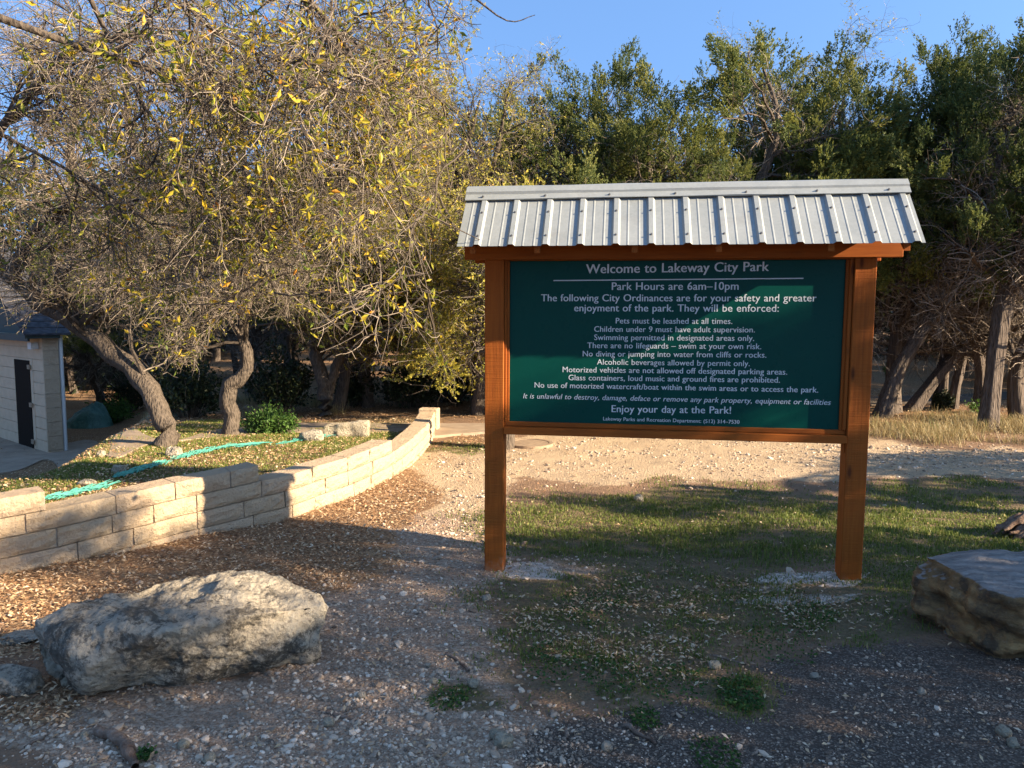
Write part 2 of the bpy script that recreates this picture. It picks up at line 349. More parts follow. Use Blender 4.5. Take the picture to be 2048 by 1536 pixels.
    # scatter
    k = N('loose_gravel'); c = k.ramp(k.attr('rnd'), [(0, (.11, .078, .055)), (.35, (.32, .235, .16)), (.7, (.56, .44, .32)), (1, (.80, .68, .53))]); n1 = k.noise(k.coord('Object'), 60, 4, .7); c = k.mix(k.math('MULTIPLY', n1, .4), c, (.22, .18, .14)); k.bump(n1, .5, .004); MAT['gravel'] = k.done(c, .9, .15)
    MAT['litter'] = leaf_mat('fallen_oak_leaves', [(0, (.12, .06, .03)), (.3, (.32, .175, .085)), (.65, (.50, .345, .19)), (1, (.64, .51, .345))], .1, .65)
    MAT['grass'] = leaf_mat('short_grass', [(0, (.075, .105, .022)), (.55, (.14, .185, .036)), (.85, (.24, .25, .06)), (1, (.48, .40, .18))], .35, .55)
    MAT['dry'] = leaf_mat('dry_grass', [(0, (.22, .16, .065)), (.7, (.40, .31, .15)), (.9, (.5, .42, .24)), (1, (.16, .2, .05))], .3, .6)
    MAT['clover'] = leaf_mat('clover_weeds', [(0, (.02, .06, .012)), (1, (.06, .13, .025))], .3, .5)
    # trees
    MAT['oakbark'] = bark_mat('oak_bark', (.02, .016, .012), (.125, .10, .076), (34, 34, 11), 1.)
    MAT['junbark'] = bark_mat('juniper_bark', (.015, .011, .009), (.135, .108, .085), (42, 42, 2.2), 1.)
    k = N('grey_twigs'); MAT['twig'] = k.done(k.ramp(k.attr('rnd'), [(0, (.04, .032, .025)), (.5, (.14, .112, .085)), (1, (.38, .32, .25))]), .85, .15)
    MAT['oakleaf'] = leaf_mat('olive_oak_leaves', [(0, (.04, .05, .014)), (.3, (.14, .15, .034)), (.65, (.34, .32, .055)), (.9, (.60, .47, .07)), (1, (.44, .21, .045))], .4)
    MAT['nearleaf'] = leaf_mat('yellowing_oak_leaves', [(0, (.06, .095, .018)), (.25, (.17, .21, .03)), (.5, (.40, .36, .04)), (.82, (.64, .44, .035)), (.95, (.50, .20, .03)), (1, (.22, .07, .03))], .45)
    MAT['junleaf'] = leaf_mat('juniper_foliage', [(0, (.030, .050, .017)), (.4, (.10, .13, .036)), (.75, (.22, .225, .052)), (1, (.36, .30, .075))], .35, .6)
    MAT['shrubleaf'] = leaf_mat('shrub_leaves', [(0, (.035, .085, .02)), (1, (.12, .22, .04))], .35)
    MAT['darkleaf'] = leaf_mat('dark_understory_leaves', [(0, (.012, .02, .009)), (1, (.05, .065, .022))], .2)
    # building etc
    k = N('beige_painted_block'); v = k.coord('Object'); n1 = k.noise(v, 5, 5); k.bump(k.noise(v, 30, 5, .7), .25, .004); MAT['beige'] = k.done(k.ramp(n1, [(.3, (.55, .41, .27)), (.7, (.64, .485, .325))]), .85, .2)
    k = N('dark_door_paint'); MAT['door'] = k.done((.020, .014, .010), .8, .05)
    k = N('white_gutter_metal'); MAT['gutter'] = k.done((.62, .62, .58), .45, .4)
    k = N('green_fascia_paint'); MAT['fascia'] = k.done((.03, .045, .04), .6, .3)
    k = N('grey_shingles'); v = k.coord('Object', (4, 4, 9)); n1 = k.noise(v, 2, 4); MAT['shingle'] = k.done(k.ramp(n1, [(.3, (.025, .025, .028)), (.7, (.075, .075, .08))]), .9, .15)
    k = N('teal_netting'); n1 = k.noise(k.coord('Object'), 45, 4, .7); MAT['net'] = k.done(k.ramp(n1, [(.3, (.04, .24, .18)), (.7, (.14, .44, .35))]), .6, .3); 
    k = N('green_tarp'); n1 = k.noise(k.coord('Object'), 6, 5, .65); k.bump(n1, .8, .06); MAT['tarp'] = k.done(k.ramp(n1, [(.3, (.035, .11, .085)), (.7, (.10, .24, .19))]), .4, .5)
    k = N('weathered_root_wood'); v = k.coord('Object', (18, 18, 18)); n1 = k.noise(v, .8, 6, .7); k.bump(n1, 1., .03); MAT['root'] = k.done(k.ramp(n1, [(.35, (.10, .055, .035)), (.6, (.25, .18, .13)), (.75, (.36, .31, .26))]), .9, .1)
    k = N('cast_iron'); n1 = k.noise(k.coord('Object'), 20, 4); MAT['iron'] = k.done(k.ramp(n1, [(.3, (.22, .155, .10)), (.7, (.36, .26, .165))]), .75, .3)
build_mats()

# ------------------------------------------------------------------ ground sheet
def ell(px, py, cx, cy, rx, ry, soft=.35):
    d = np.sqrt(((px-cx)/rx)**2+((py-cy)/ry)**2); return 1-sstep(1-soft, 1+soft, d)
def zones(x, y):
    x = np.asarray(x, float); y = np.asarray(y, float); z = base_h(x, y)
    px, py, dep = proj(np.stack([x, y, z], -1))
    px = np.clip(np.where(dep < .8, 1024, px), -1500, 3500); py = np.clip(np.where(dep < .8, 3000, py), 0, 3000)
    s = wall_s(x, y); n = fbm(x*1.4, y*1.4, 31)-.5; n2 = fbm(x*4, y*4, 41)-.5
    E = lambda *a: ell(px+n*90, py+n*40, *a)
    right = 1-sstep(-.05, .1, s)
    berm = 1-right
    tan = np.maximum.reduce([E(1350, 915, 520, 52), E(900, 960, 130, 75), E(1850, 925, 330, 30)])*right
    peb = np.maximum.reduce([E(860, 1110, 160, 100), E(760, 1330, 260, 190), E(500, 1470, 420, 120), E(800, 1500, 350, 110), E(1150, 1120, 80, 18), E(1880, 915, 220, 18), E(250, 1450, 260, 60)])*right
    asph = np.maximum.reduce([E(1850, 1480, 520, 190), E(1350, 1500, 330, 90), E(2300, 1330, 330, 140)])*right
    grass = np.maximum.reduce([E(1390, 1060, 420, 78), E(1900, 1060, 260, 80), E(1880, 975, 200, 18)*.7, E(1330, 1200, 380, 80)*.7, E(1220, 1310, 300, 110)*.55, E(1480, 1390, 90, 50)*.8, E(930, 1395, 70, 30)*.7, E(1700, 1230, 200, 70)*.7, E(1800, 1140, 130, 60), E(900, 895, 90, 18)*.6])*right
    grass = grass + berm*np.clip(.55+1.5*n+.35*sstep(3.2, 5.0, y)*sstep(-4.5, -2.6, x), 0, .95)*sstep(.25, .6, s)
    leaf = np.maximum.reduce([E(330, 1125, 480, 95), E(0, 1220, 320, 110), E(760, 990, 120, 60), E(620, 1080, 160, 60), E(60, 1400, 110, 50)*.8, E(1330, 1240, 380, 100)*.6, E(900, 885, 80, 18)*.8])*right
    leaf = np.maximum(leaf, berm*np.clip(.75-1.1*n, 0, 1)); leaf = np.maximum(leaf, sstep(7.6, 8.6, y+n)*.9)
    white = np.maximum.reduce([E(1050, 1140, 62, 18)*.8, E(1700, 1163, 60, 12)*.9, E(1600, 1150, 110, 12)*.75, E(1590, 1195, 150, 14)*.6, E(1530, 1170, 60, 10)*.5])*right
    far = sstep(7.4, 8.2, y)
    for a in (tan, peb, grass): a *= (1-far)
    dry = E(1950, 858, 330, 24)*right
    return dict(tan=tan, peb=peb, asph=asph, grass=grass, leaf=leaf, white=white, dry=dry), (px, py, dep)
def axis(lo, hi, step, far):
    c = np.arange(lo, hi, step); out = []; d = step
    x = hi
    while x < far: d *= 1.12; x += d; out.append(x)
    out2 = []; d = step; x = lo
    while x > -far: d *= 1.12; x -= d; out2.append(x)
    return np.concatenate([np.array(out2[::-1]), c, np.array(out)])
GX = axis(-5.6, 7.5, .045, 500); GY = axis(-4.2, 8.0, .05, 500)
XX, YY = np.meshgrid(GX, GY, indexing='ij'); ZZ = height(XX, YY)
nx, ny = XX.shape; idx = np.arange(nx*ny).reshape(nx, ny)
Q = np.stack([idx[:-1, :-1], idx[1:, :-1], idx[1:, 1:], idx[:-1, 1:]], -1).reshape(-1, 4)
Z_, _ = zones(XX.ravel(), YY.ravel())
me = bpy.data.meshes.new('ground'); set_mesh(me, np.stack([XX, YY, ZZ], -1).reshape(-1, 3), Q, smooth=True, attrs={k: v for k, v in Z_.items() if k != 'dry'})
me.materials.append(MAT['ground']); ground = bpy.data.objects.new('ground', me); COL.objects.link(ground); tag(ground, kind='structure')

def ribbon(name, pairs, nseg, mat, lift=.03, na=6):
    near = np.array([gp(*a) for a, b in pairs]); far = np.array([gp(*b) for a, b in pairs])
    A, _ = smooth_path(near, [0, 1], nseg); B, _ = smooth_path(far, [0, 1], nseg)
    f = np.linspace(0, 1, na)[None, :, None]; P = A[:, None]*(1-f)+B[:, None]*f
    P[..., 2] = base_h(P[..., 0], P[..., 1])+lift
    i = np.arange(nseg*na).reshape(nseg, na); q = np.stack([i[:-1, :-1], i[1:, :-1], i[1:, 1:], i[:-1, 1:]], -1).reshape(-1, 4)
    lo = P.copy(); lo[..., 2] -= .15
    mb = MB(); mb.add(P.reshape(-1, 3), q)
    for e in (0, na-1):   # kerb sides
        V = np.stack([P[:, e], lo[:, e]], 1).reshape(-1, 3); j = np.arange(nseg*2).reshape(nseg, 2); mb.add(V, np.stack([j[:-1, 0], j[1:, 0], j[1:, 1], j[:-1, 1]], -1))
    o = mb.build(name, mat); tag(o, kind='structure'); return o
ribbon('sidewalk', [((-170, 962), (-150, 868)), ((20, 946), (20, 874)), ((110, 927), (110, 890)), ((195, 907), (200, 889)), ((300, 893), (300, 878)), ((440, 875), (440, 862)), ((600, 868), (600, 850)), ((780, 866), (780, 849)), ((980, 867), (980, 850)), ((1250, 868), (1250, 852)), ((1600, 868), (1600, 853))], 80, MAT['conc'])
ribbon('park_road', [((1560, 818), (1560, 800)), ((1740, 812), (1740, 796)), ((1900, 806), (1900, 790)), ((2048, 800), (2048, 784)), ((2300, 795), (2300, 778))], 30, MAT['road'])

# ------------------------------------------------------------------ retaining wall
rng = np.random.default_rng(3)
def wall():
    root = thing('retaining_wall', 'cream limestone block retaining wall curving along the leaf-covered bank', 'wall', (WP[0, 0], WP[0, 1], 0))
    # arc-length parametrised face line (front face), thickness to the left
    ys = np.concatenate([np.linspace(-3.7, 6.0, 600)]); ye = WP[-1, 1]; ys = np.linspace(-3.7, ye, 700)
    fx = np.interp(ys, WY, WX); kern = np.ones(25)/25; fx = np.convolve(np.pad(fx, 12, mode='reflect', reflect_type='odd'), kern, 'valid')
    F = np.stack([fx, ys], 1); d = np.concatenate([[0], np.cumsum(np.linalg.norm(np.diff(F, axis=0), axis=1))])
    T = unit(np.gradient(F, axis=0)); Nn = np.stack([-T[:, 1], T[:, 0]], 1)       # to the left = behind
    def at(s): return np.array([np.interp(s, d, F[:, 0]), np.interp(s, d, F[:, 1])]), unit(np.array([np.interp(s, d, Nn[:, 0]), np.interp(s, d, Nn[:, 1])]))
    def s_of_px(px, z=.3):
        P = np.concatenate([F, np.full((len(F), 1), z)], 1); x, _, _ = proj(P); return float(np.interp(px, x, d))
    sA = [s_of_px(p) for p in (-100, 0, 262, 412, 519, 637, 783, 834, 860)]; hA = [.25, .27, .317, .355, .40, .425, .455, .47, .48]
    zA = lambda s: np.interp(s, [0]+sA, [.2]+hA)
    c = .148; s517, s90, s783, send = s_of_px(518, .5), s_of_px(90, .55), s_of_px(783, .42), d[-1]
    th = .23
    core = MB()
    def strip(mb, s0, s1, z0f, z1f, off0, off1, mat=0, rnd=0., n=None, rough=0., r=None):
        """solid curved block from s0..s1, face at off0 (toward viewer = negative), back at off1"""
        n = n or max(3, int((s1-s0)/.05)); m = 5
        ss = np.linspace(s0, s1, n); P = []
        for i, s in enumerate(ss):
            p, nn = at(s); z0, z1 = z0f(s), z1f(s)
            row = []
            for j in range(m):                                    # front face bottom->top, bulging
                f = j/(m-1); e = min(f, 1-f, i/(n-1)*(s1-s0)/.12, (n-1-i)/(n-1)*(s1-s0)/.12)
                o = off0-.016*min(1, e*6)*(1 if rough else 0)-(rough*(r.random()-.5) if r is not None else 0)
                row.append([*(p+nn*o), z0+(z1-z0)*f])
            row.append([*(p+nn*off1), z1+(0 if r is None else .004*(r.random()-.5))]); row.append([*(p+nn*off1), z0])
            P.append(row)
        P = np.array(P); K = m+2; id_ = np.arange(n*K).reshape(n, K)
        q = np.stack([id_[:-1], np.roll(id_, -1, 1)[:-1], np.roll(id_, -1, 1)[1:], id_[1:]], -1).reshape(-1, 4)
        mb.add(P.reshape(-1, 3), q, None, mat, rnd)
        for e in (0, n-1):
            mb.add(P[e].reshape(-1, 3), [[0, 1, 5, 6], [1, 2, 4, 5]] if False else None, [[0, 1, 6], [1, 5, 6], [1, 2, 5], [2, 3, 5], [3, 4, 5]], mat, rnd)
    def top(s):
        k = 1 if s < s517 else 0
        if s < s90: k = 2
        if s > s783: k = -1
        return k
    rows = [(-5, 0, send), (-4, 0, send), (-3, 0, send), (-2, 0, send), (-1, 0, s783), (0, 0, s517), (1, 0, s90)]
    rj = np.random.default_rng(11)
    course_objs = {}
    for k, a, b in rows:
        # row k spans zA+k*c .. zA+(k+1)*c ; far part lowers gently
        z0 = lambda s, k=k: zA(s)+k*c; z1 = lambda s, k=k: zA(s)+(k+1)*c
        if b <= a: continue
        mb = MB(); s = a
        core_mb = strip(core, a, b, lambda s: z0(s)-.001, lambda s: z1(s)-.009, .016, th-.01, 0, 0, int((b-a)/.08)+3)
        while s < b-.02:
            L = rj.uniform(.3, .62); e = min(s+L, b)
            if b-e < .16: e = b
            strip(mb, s+.005, e-.005, lambda q: z0(q)+.004, lambda q: z1(q)-.004, 0., th, 0, rj.random(), None, .016, rj)
            s = e
        mb.build('block_course', MAT['lime'], root, loc=(WP[0, 0], WP[0, 1], 0))
    core.build('mortar_joints', MAT['mortar'], root, loc=(WP[0, 0], WP[0, 1], 0))
    p, nn = at(send-.02); mb = MB(); tt = np.array([nn[1], -nn[0]])
    q0 = p+nn*.26; x0, x1 = min(p[0], q0[0])-.01, max(p[0], q0[0])
    zt = zA(send)-c
    mb.box(p[0]-.27, p[0]+.035, send*0+p[1]+.02, p[1]+.24, -.1, zt+.03, 0, .012)
    mb.build('end_pier', MAT['lime'], root, loc=(WP[0, 0], WP[0, 1], 0))
wall()

# ------------------------------------------------------------------ park sign
def park_sign():
    root = thing('park_sign', 'green park rules sign between brown timber posts under a ridged metal roof', 'sign', (1.3, .07, 0))
    O = (1.3, .07, 0)
    W, WXm = MAT['wood'], MAT['woodx']
    for x0, x1, zb in ((0, .14, -.12), (2.4932, 2.6332, -.05)):
        m = MB(); m.box(x0, x1, 0, .14, zb, 2.52, 0, .006); m.build('post', W, root, loc=O)
    PY = .055
    tl, trr, bl, br = aty(1019.6, 526.7, PY), aty(1691, 522, PY), aty(1019.6, 837.5, PY), aty(1677, 856.3, PY)
    xl, xr = (tl[0]+bl[0])/2, (trr[0]+br[0])/2; zt, zb = (tl[2]+trr[2])/2, (bl[2]+br[2])/2
    m = MB(); m.box(.1402, 2.493, PY, PY+.02, zb-.03, zt+.03, 0, 0); panel = m.build('panel', MAT['green'], root, loc=O)
    # trims
    m = MB(); m.box(.142, xl, PY-.022, PY-.001, zb-.012, zt+.012, 0, .003); m.box(.142, xl-.018, PY-.040, PY-.0225, zb-.012, zt+.012, 0, .003); m.build('side_trim', W, root, loc=O)
    m = MB(); m.box(xr, 2.491, PY-.022, PY-.001, zb-.012, zt+.012, 0, .003); m.box(xr+.018, 2.491, PY-.040, PY-.0225, zb-.012, zt+.012, 0, .003); m.build('side_trim', W, root, loc=O)
    m = MB(); m.box(.142, 2.491, PY-.045, PY-.001, zt+.013, zt+.06, 0, .003); m.build('top_trim', WXm, root, loc=O)
    m = MB(); m.box(.142, 2.491, PY-.024, PY-.001, zb-.045, zb-.013, 0, .003); m.box(.142, 2.491, PY-.075, PY+.06, zb-.10, zb-.047, 0, .004); m.build('bottom_rail', WXm, root, loc=O)
    # beams
    m = MB(); m.box(-.138, 2.777, -.042, -.002, 2.2815, 2.42, 0, .004); m.build('header_beam', WXm, root, loc=O)
    m = MB(); m.box(-.10, 2.70, .142, .182, 2.27, 2.42, 0, .004); m.build('header_beam', WXm, root, loc=O)
    # rafters under both slopes
    m_ = 1.09; e0, ez = -.34, 2.348
    for px in (951, 1078, 1269, 1434, 1654, 1802):
        x = aty(px, 500, -.2)[0]; m = MB(); hw = .019
        for sgn in (1, -1):
            yf = lambda y: y if sgn > 0 else .14-y
            prof = [(e0+.035, ez+.0), (e0+.035, ez-.075+.03), (-.043, ez+m_*.297-.16), (.069, ez+m_*.409-.13), (.069, ez+m_*.409-.02)]
            prof[0] = (e0+.035, ez+m_*.035-.02)
            V = [[x-hw, yf(a), b] for a, b in prof]+[[x+hw, yf(a), b] for a, b in prof]
            m.add(V, [[i, (i+1) % 5, 5+(i+1) % 5, 5+i] for i in range(5)], [[0, 1, 2], [0, 2, 3], [0, 3, 4], [5, 7, 6], [5, 8, 7], [5, 9, 8]])
        m.build('rafter', W, root, loc=O)
    # corrugated roofing
    xL, xR = -.128, 2.80
    x0 = aty(953, 490, -.34)[0]; sp = .2286
    prof = []
    def seg(c):
        return [(c-.029, 0), (c-.015, .016), (c+.015, .016), (c+.029, 0)]
    for k in range(-1, 14):
        c = x0+k*sp; prof += seg(c)
        if k < 13:
            for q in (.078, .150): prof += [(c+q-.008, 0), (c+q-.003, .0022), (c+q+.003, .0022), (c+q+.008, 0)]
        if k % 3 == 0 and k > 0: prof[-9 if k < 13 else -1]
    prof = [p for p in prof if xL < p[0] < xR]; prof = [(xL, 0)]+prof+[(xR, 0)]
    nrm = np.array([0, -m_, 1])/math.hypot(1, m_)
    sheets = MB()
    for sgn in (1, -1):
        up = []
        for lay in (0, 1):
            A = []
            for f in np.linspace(0, 1, 5):
                y = e0+f*(.04-e0); z = ez+m_*(y-e0)
                for x, h in prof:
                    hh = h-.0012*lay; yy = y+nrm[1]*hh; zz = z+nrm[2]*hh
                    A.append([x, yy if sgn > 0 else .14-yy, zz])
            up.append(np.array(A))
        n = len(prof); i = np.arange(5*n).reshape(5, n); q = np.stack([i[:-1, :-1], i[:-1, 1:], i[1:, 1:], i[1:, :-1]], -1).reshape(-1, 4)
        sheets.add(up[0], q); sheets.add(up[1], q[:, ::-1])
        b = np.concatenate([up[0][:n], up[1][:n]]); sheets.add(b, np.stack([np.arange(n-1), np.arange(n-1)+n, np.arange(1, n)+n, np.arange(1, n)], -1))
    roof = sheets.build('roof', MAT['galv'], root, loc=O)
    cap = MB(); cpf = [(-.034, -.002), (-.032, .004), (.012, .003), (.014, .016), (.07, .0), ]
    ptsf = []
    for y, h in [(-.036, .018), (-.034, .024), (.002, .024), (.010, .036), (.046, .034)]:
        z = ez+m_*(y-e0); ptsf.append([y+nrm[1]*h, z+nrm[2]*h])
    ptsf.append([.062, ptsf[-1][1]+.011]); full = ptsf+[[.14-a, b] for a, b in ptsf[::-1]]
    n = len(full); xs = np.linspace(xL-.004, xR+.002, 9)
    rj = np.random.default_rng(4)
    V = [[x, a+.002*rj.normal()*(j in (0, 1)), b+.0018*rj.normal()] for x in xs for j, (a, b) in enumerate(full)]
    i = np.arange(9*n).reshape(9, n); cap.add(V, np.stack([i[:-1, :-1], i[1:, :-1], i[1:, 1:], i[:-1, 1:]], -1).reshape(-1, 4))
    for xe in (0, 8):
        cc = [[xs[xe], .07, full[0][1]-.01]]; cap.add(list(np.array(V).reshape(9, n, 3)[xe])+cc, None, [[j, j+1, n] for j in range(n-1)])
    cap.build('ridge_cap', MAT['galv'], root, loc=O)
    # screws: one mesh, many parts
    sm = None
    def screw(x, y, h):
        nonlocal sm
        z = ez+m_*(y-e0); p = np.array([x, y, z])+nrm*h
        if sm is None:
            bm = bmesh.new(); bmesh.ops.create_cone(bm, cap_ends=True, segments=10, radius1=.0085, radius2=.0085, depth=.003)
            bmesh.ops.create_cone(bm, cap_ends=True, segments=6, radius1=.0052, radius2=.0048, depth=.008, matrix=Matrix.Translation((0, 0, .0052)))
            sm = bpy.data.meshes.new('screw'); bm.to_mesh(sm); bm.free(); sm.materials.append(MAT['screw'])
        o = bpy.data.objects.new('screw', sm); COL.objects.link(o); o.parent = root; o.location = p-np.array(O); o.rotation_euler = Vector(nrm).to_track_quat('Z', 'Y').to_euler()
    for k in range(13):
        c = x0+k*sp
        if c < xR-.03:
            screw(c, e0+.055, .0172); screw(c, e0+.215, .0172)
    for px in (967, 1091, 1219, 1350, 1491, 1632, 1775): screw(aty(px, 396, -.02)[0], -.018, .0275)
    m = MB(); m.box(2.487, 2.4925, .03, .09, zb-.17, zb-.102, 0, .001); m.build('hanger_bracket', MAT['wood'], root, loc=O)
    # lettering
    Z = lambda x, y: (920+x*.45898, 350+y*.45898)
    lines = [("Welcome to Lakeway City Park", 550, 1345, 429, 418, 0), ("Park Hours are 6am\u201310pm", 662, 1213, 501, 500, 0), ("The following City Ordinances are for your safety and greater", 354, 1552, 550, 551, 0),
             ("enjoyment of the park. They will be enforced:", 498, 1388, 594, 596, 0), ("Pets must be leashed at all times.", 679, 1186, 647, 649, 0), ("Children under 9 must have adult supervision.", 585, 1284, 683, 686, 0),
             ("Swimming permitted in designated areas only.", 585, 1281, 719, 723, 0), ("There are no lifeguards \u2013 swim at your own risk.", 555, 1312, 754, 759, 0), ("No diving or jumping into water from cliffs or rocks.", 535, 1334, 790, 796, 0),
             ("Alcoholic beverages allowed by permit only.", 597, 1262, 826, 833, 0), ("Motorized vehicles are not allowed off designated parking areas.", 447, 1425, 859, 870, 1), ("Glass containers, loud music and ground fires are prohibited.", 473, 1393, 894, 905, 1),
             ("No use of motorized watercraft/boat within the swim areas or to access the park.", 325, 1560, 926, 948, 1), ("It is unlawful to destroy, damage, deface or remove any park property, equipment or facilities", 275, 1615, 973, 1002, 2),
             ("Enjoy your day at the Park!", 661, 1180, 1033, 1040, 1), ("Lakeway Parks and Recreation Department: (512) 314\u20137530", 624, 1217, 1069, 1084, 0)]
    L = MB()
    for li, (txt, a, b, ya, yb, st) in enumerate(lines):
        pa, pb = aty(*Z(a, ya), PY), aty(*Z(b, yb), PY)
        cu = bpy.data.curves.new('t', 'FONT'); cu.body = txt; cu.size = 1; cu.align_x = 'LEFT'; cu.space_word = 1.12; cu.space_character = 1.02
        cu.offset = -.004 if li else 0; cu.resolution_u = 3
        if st == 2: cu.shear = .22
        ob = bpy.data.objects.new('t', cu); COL.objects.link(ob); dg = bpy.context.evaluated_depsgraph_get(); dg.update()
        tm = bpy.data.meshes.new_from_object(ob.evaluated_get(dg)); V = np.array([v.co[:] for v in tm.vertices]); F = [list(p.vertices) for p in tm.polygons]
        bpy.data.objects.remove(ob); bpy.data.curves.remove(cu)
        w0, w1 = V[:, 0].min(), V[:, 0].max(); s = (pb[0]-pa[0])/(w1-w0)
        capk = 1.0
        T = [f for f in F if len(f) == 3]; Qd = [f for f in F if len(f) == 4]
        dx = .013*s*(1.3 if st == 1 or li < 4 else 1.0)
        for j, sh in enumerate((-dx, 0, dx)):
            X = pa[0]+(V[:, 0]-w0)*s+sh; Zc = pa[2]+(pb[2]-pa[2])*(V[:, 0]-w0)/(w1-w0)+V[:, 1]*s*capk
            L.add(np.stack([X, np.full(len(V), PY-.0009-.0003*j), Zc], 1), Qd or None, T or None)
        bpy.data.meshes.remove(tm)
    pa, pb = aty(1107, 561, PY), aty(1607, 556.5, PY)
    L.add([[pa[0], PY-.001, pa[2]-.004], [pb[0], PY-.001, pb[2]-.004], [pb[0], PY-.001, pb[2]+.003], [pa[0], PY-.001, pa[2]+.003]], [[0, 1, 2, 3]])
    lo = L.build('lettering', MAT['letter'], panel, loc=O)
park_sign()

# ------------------------------------------------------------------ rocks
def rock(name, pts, mat, label, cat='rock', sub=5, amp=.03, freq=3., smooth_it=2, strata=0., seed=0, group=None, flat=False):
    pts = np.asarray(pts, float); c = pts.mean(0); c[2] = pts[:, 2].min()
    bm = bmesh.new()
    for p in pts: bm.verts.new(p-c)
    r = bmesh.ops.convex_hull(bm, input=bm.verts[:])
    bmesh.ops.delete(bm, geom=[g for g in r['geom_interior'] if isinstance(g, bmesh.types.BMVert)], context='VERTS')
    mx = max(np.ptp(pts, axis=0))/2**sub*1.6
    for _ in range(sub+2):
        ed = [e for e in bm.edges if e.calc_length() > mx*1.3]
        if not ed: break
        bmesh.ops.subdivide_edges(bm, edges=ed, cuts=1, use_grid_fill=False); bmesh.ops.triangulate(bm, faces=bm.faces[:])
    for _ in range(smooth_it): bmesh.ops.smooth_vert(bm, verts=bm.verts[:], factor=.5, use_axis_x=True, use_axis_y=True, use_axis_z=True)
    bm.normal_update(); off = Vector((seed*3.1, seed*7.7, seed*1.3))
    mv = []; ztop = max(v.co.z for v in bm.verts)
    for v in bm.verts:
        p = v.co*freq+off
        d = amp*(mnoise.fractal(p, .75, 2.1, 7)) + amp*.8*abs(mnoise.noise(p*.7))-amp*.2
        if strata: d += strata*(mnoise.noise(Vector((p.x*.5, p.y*.5, v.co.z*13)))+.5*math.sin(v.co.z*34+3*mnoise.noise(p*.6)))*max(0, 1-abs(v.normal.z))
        if flat and v.co.z > ztop-.09: d *= 1-.7*max(0., v.normal.z)
        mv.append(v.normal*d)
    for v, d in zip(bm.verts, mv): v.co += d
    me = bpy.data.meshes.new(name); bm.to_mesh(me); bm.free()
    for p in me.polygons: p.use_smooth = True
    me.materials.append(mat); o = bpy.data.objects.new(name, me); COL.objects.link(o); o.location = c
    return tag(o, label, cat, group)
H = lambda px, py, h, g=None: atz(px, py, h)
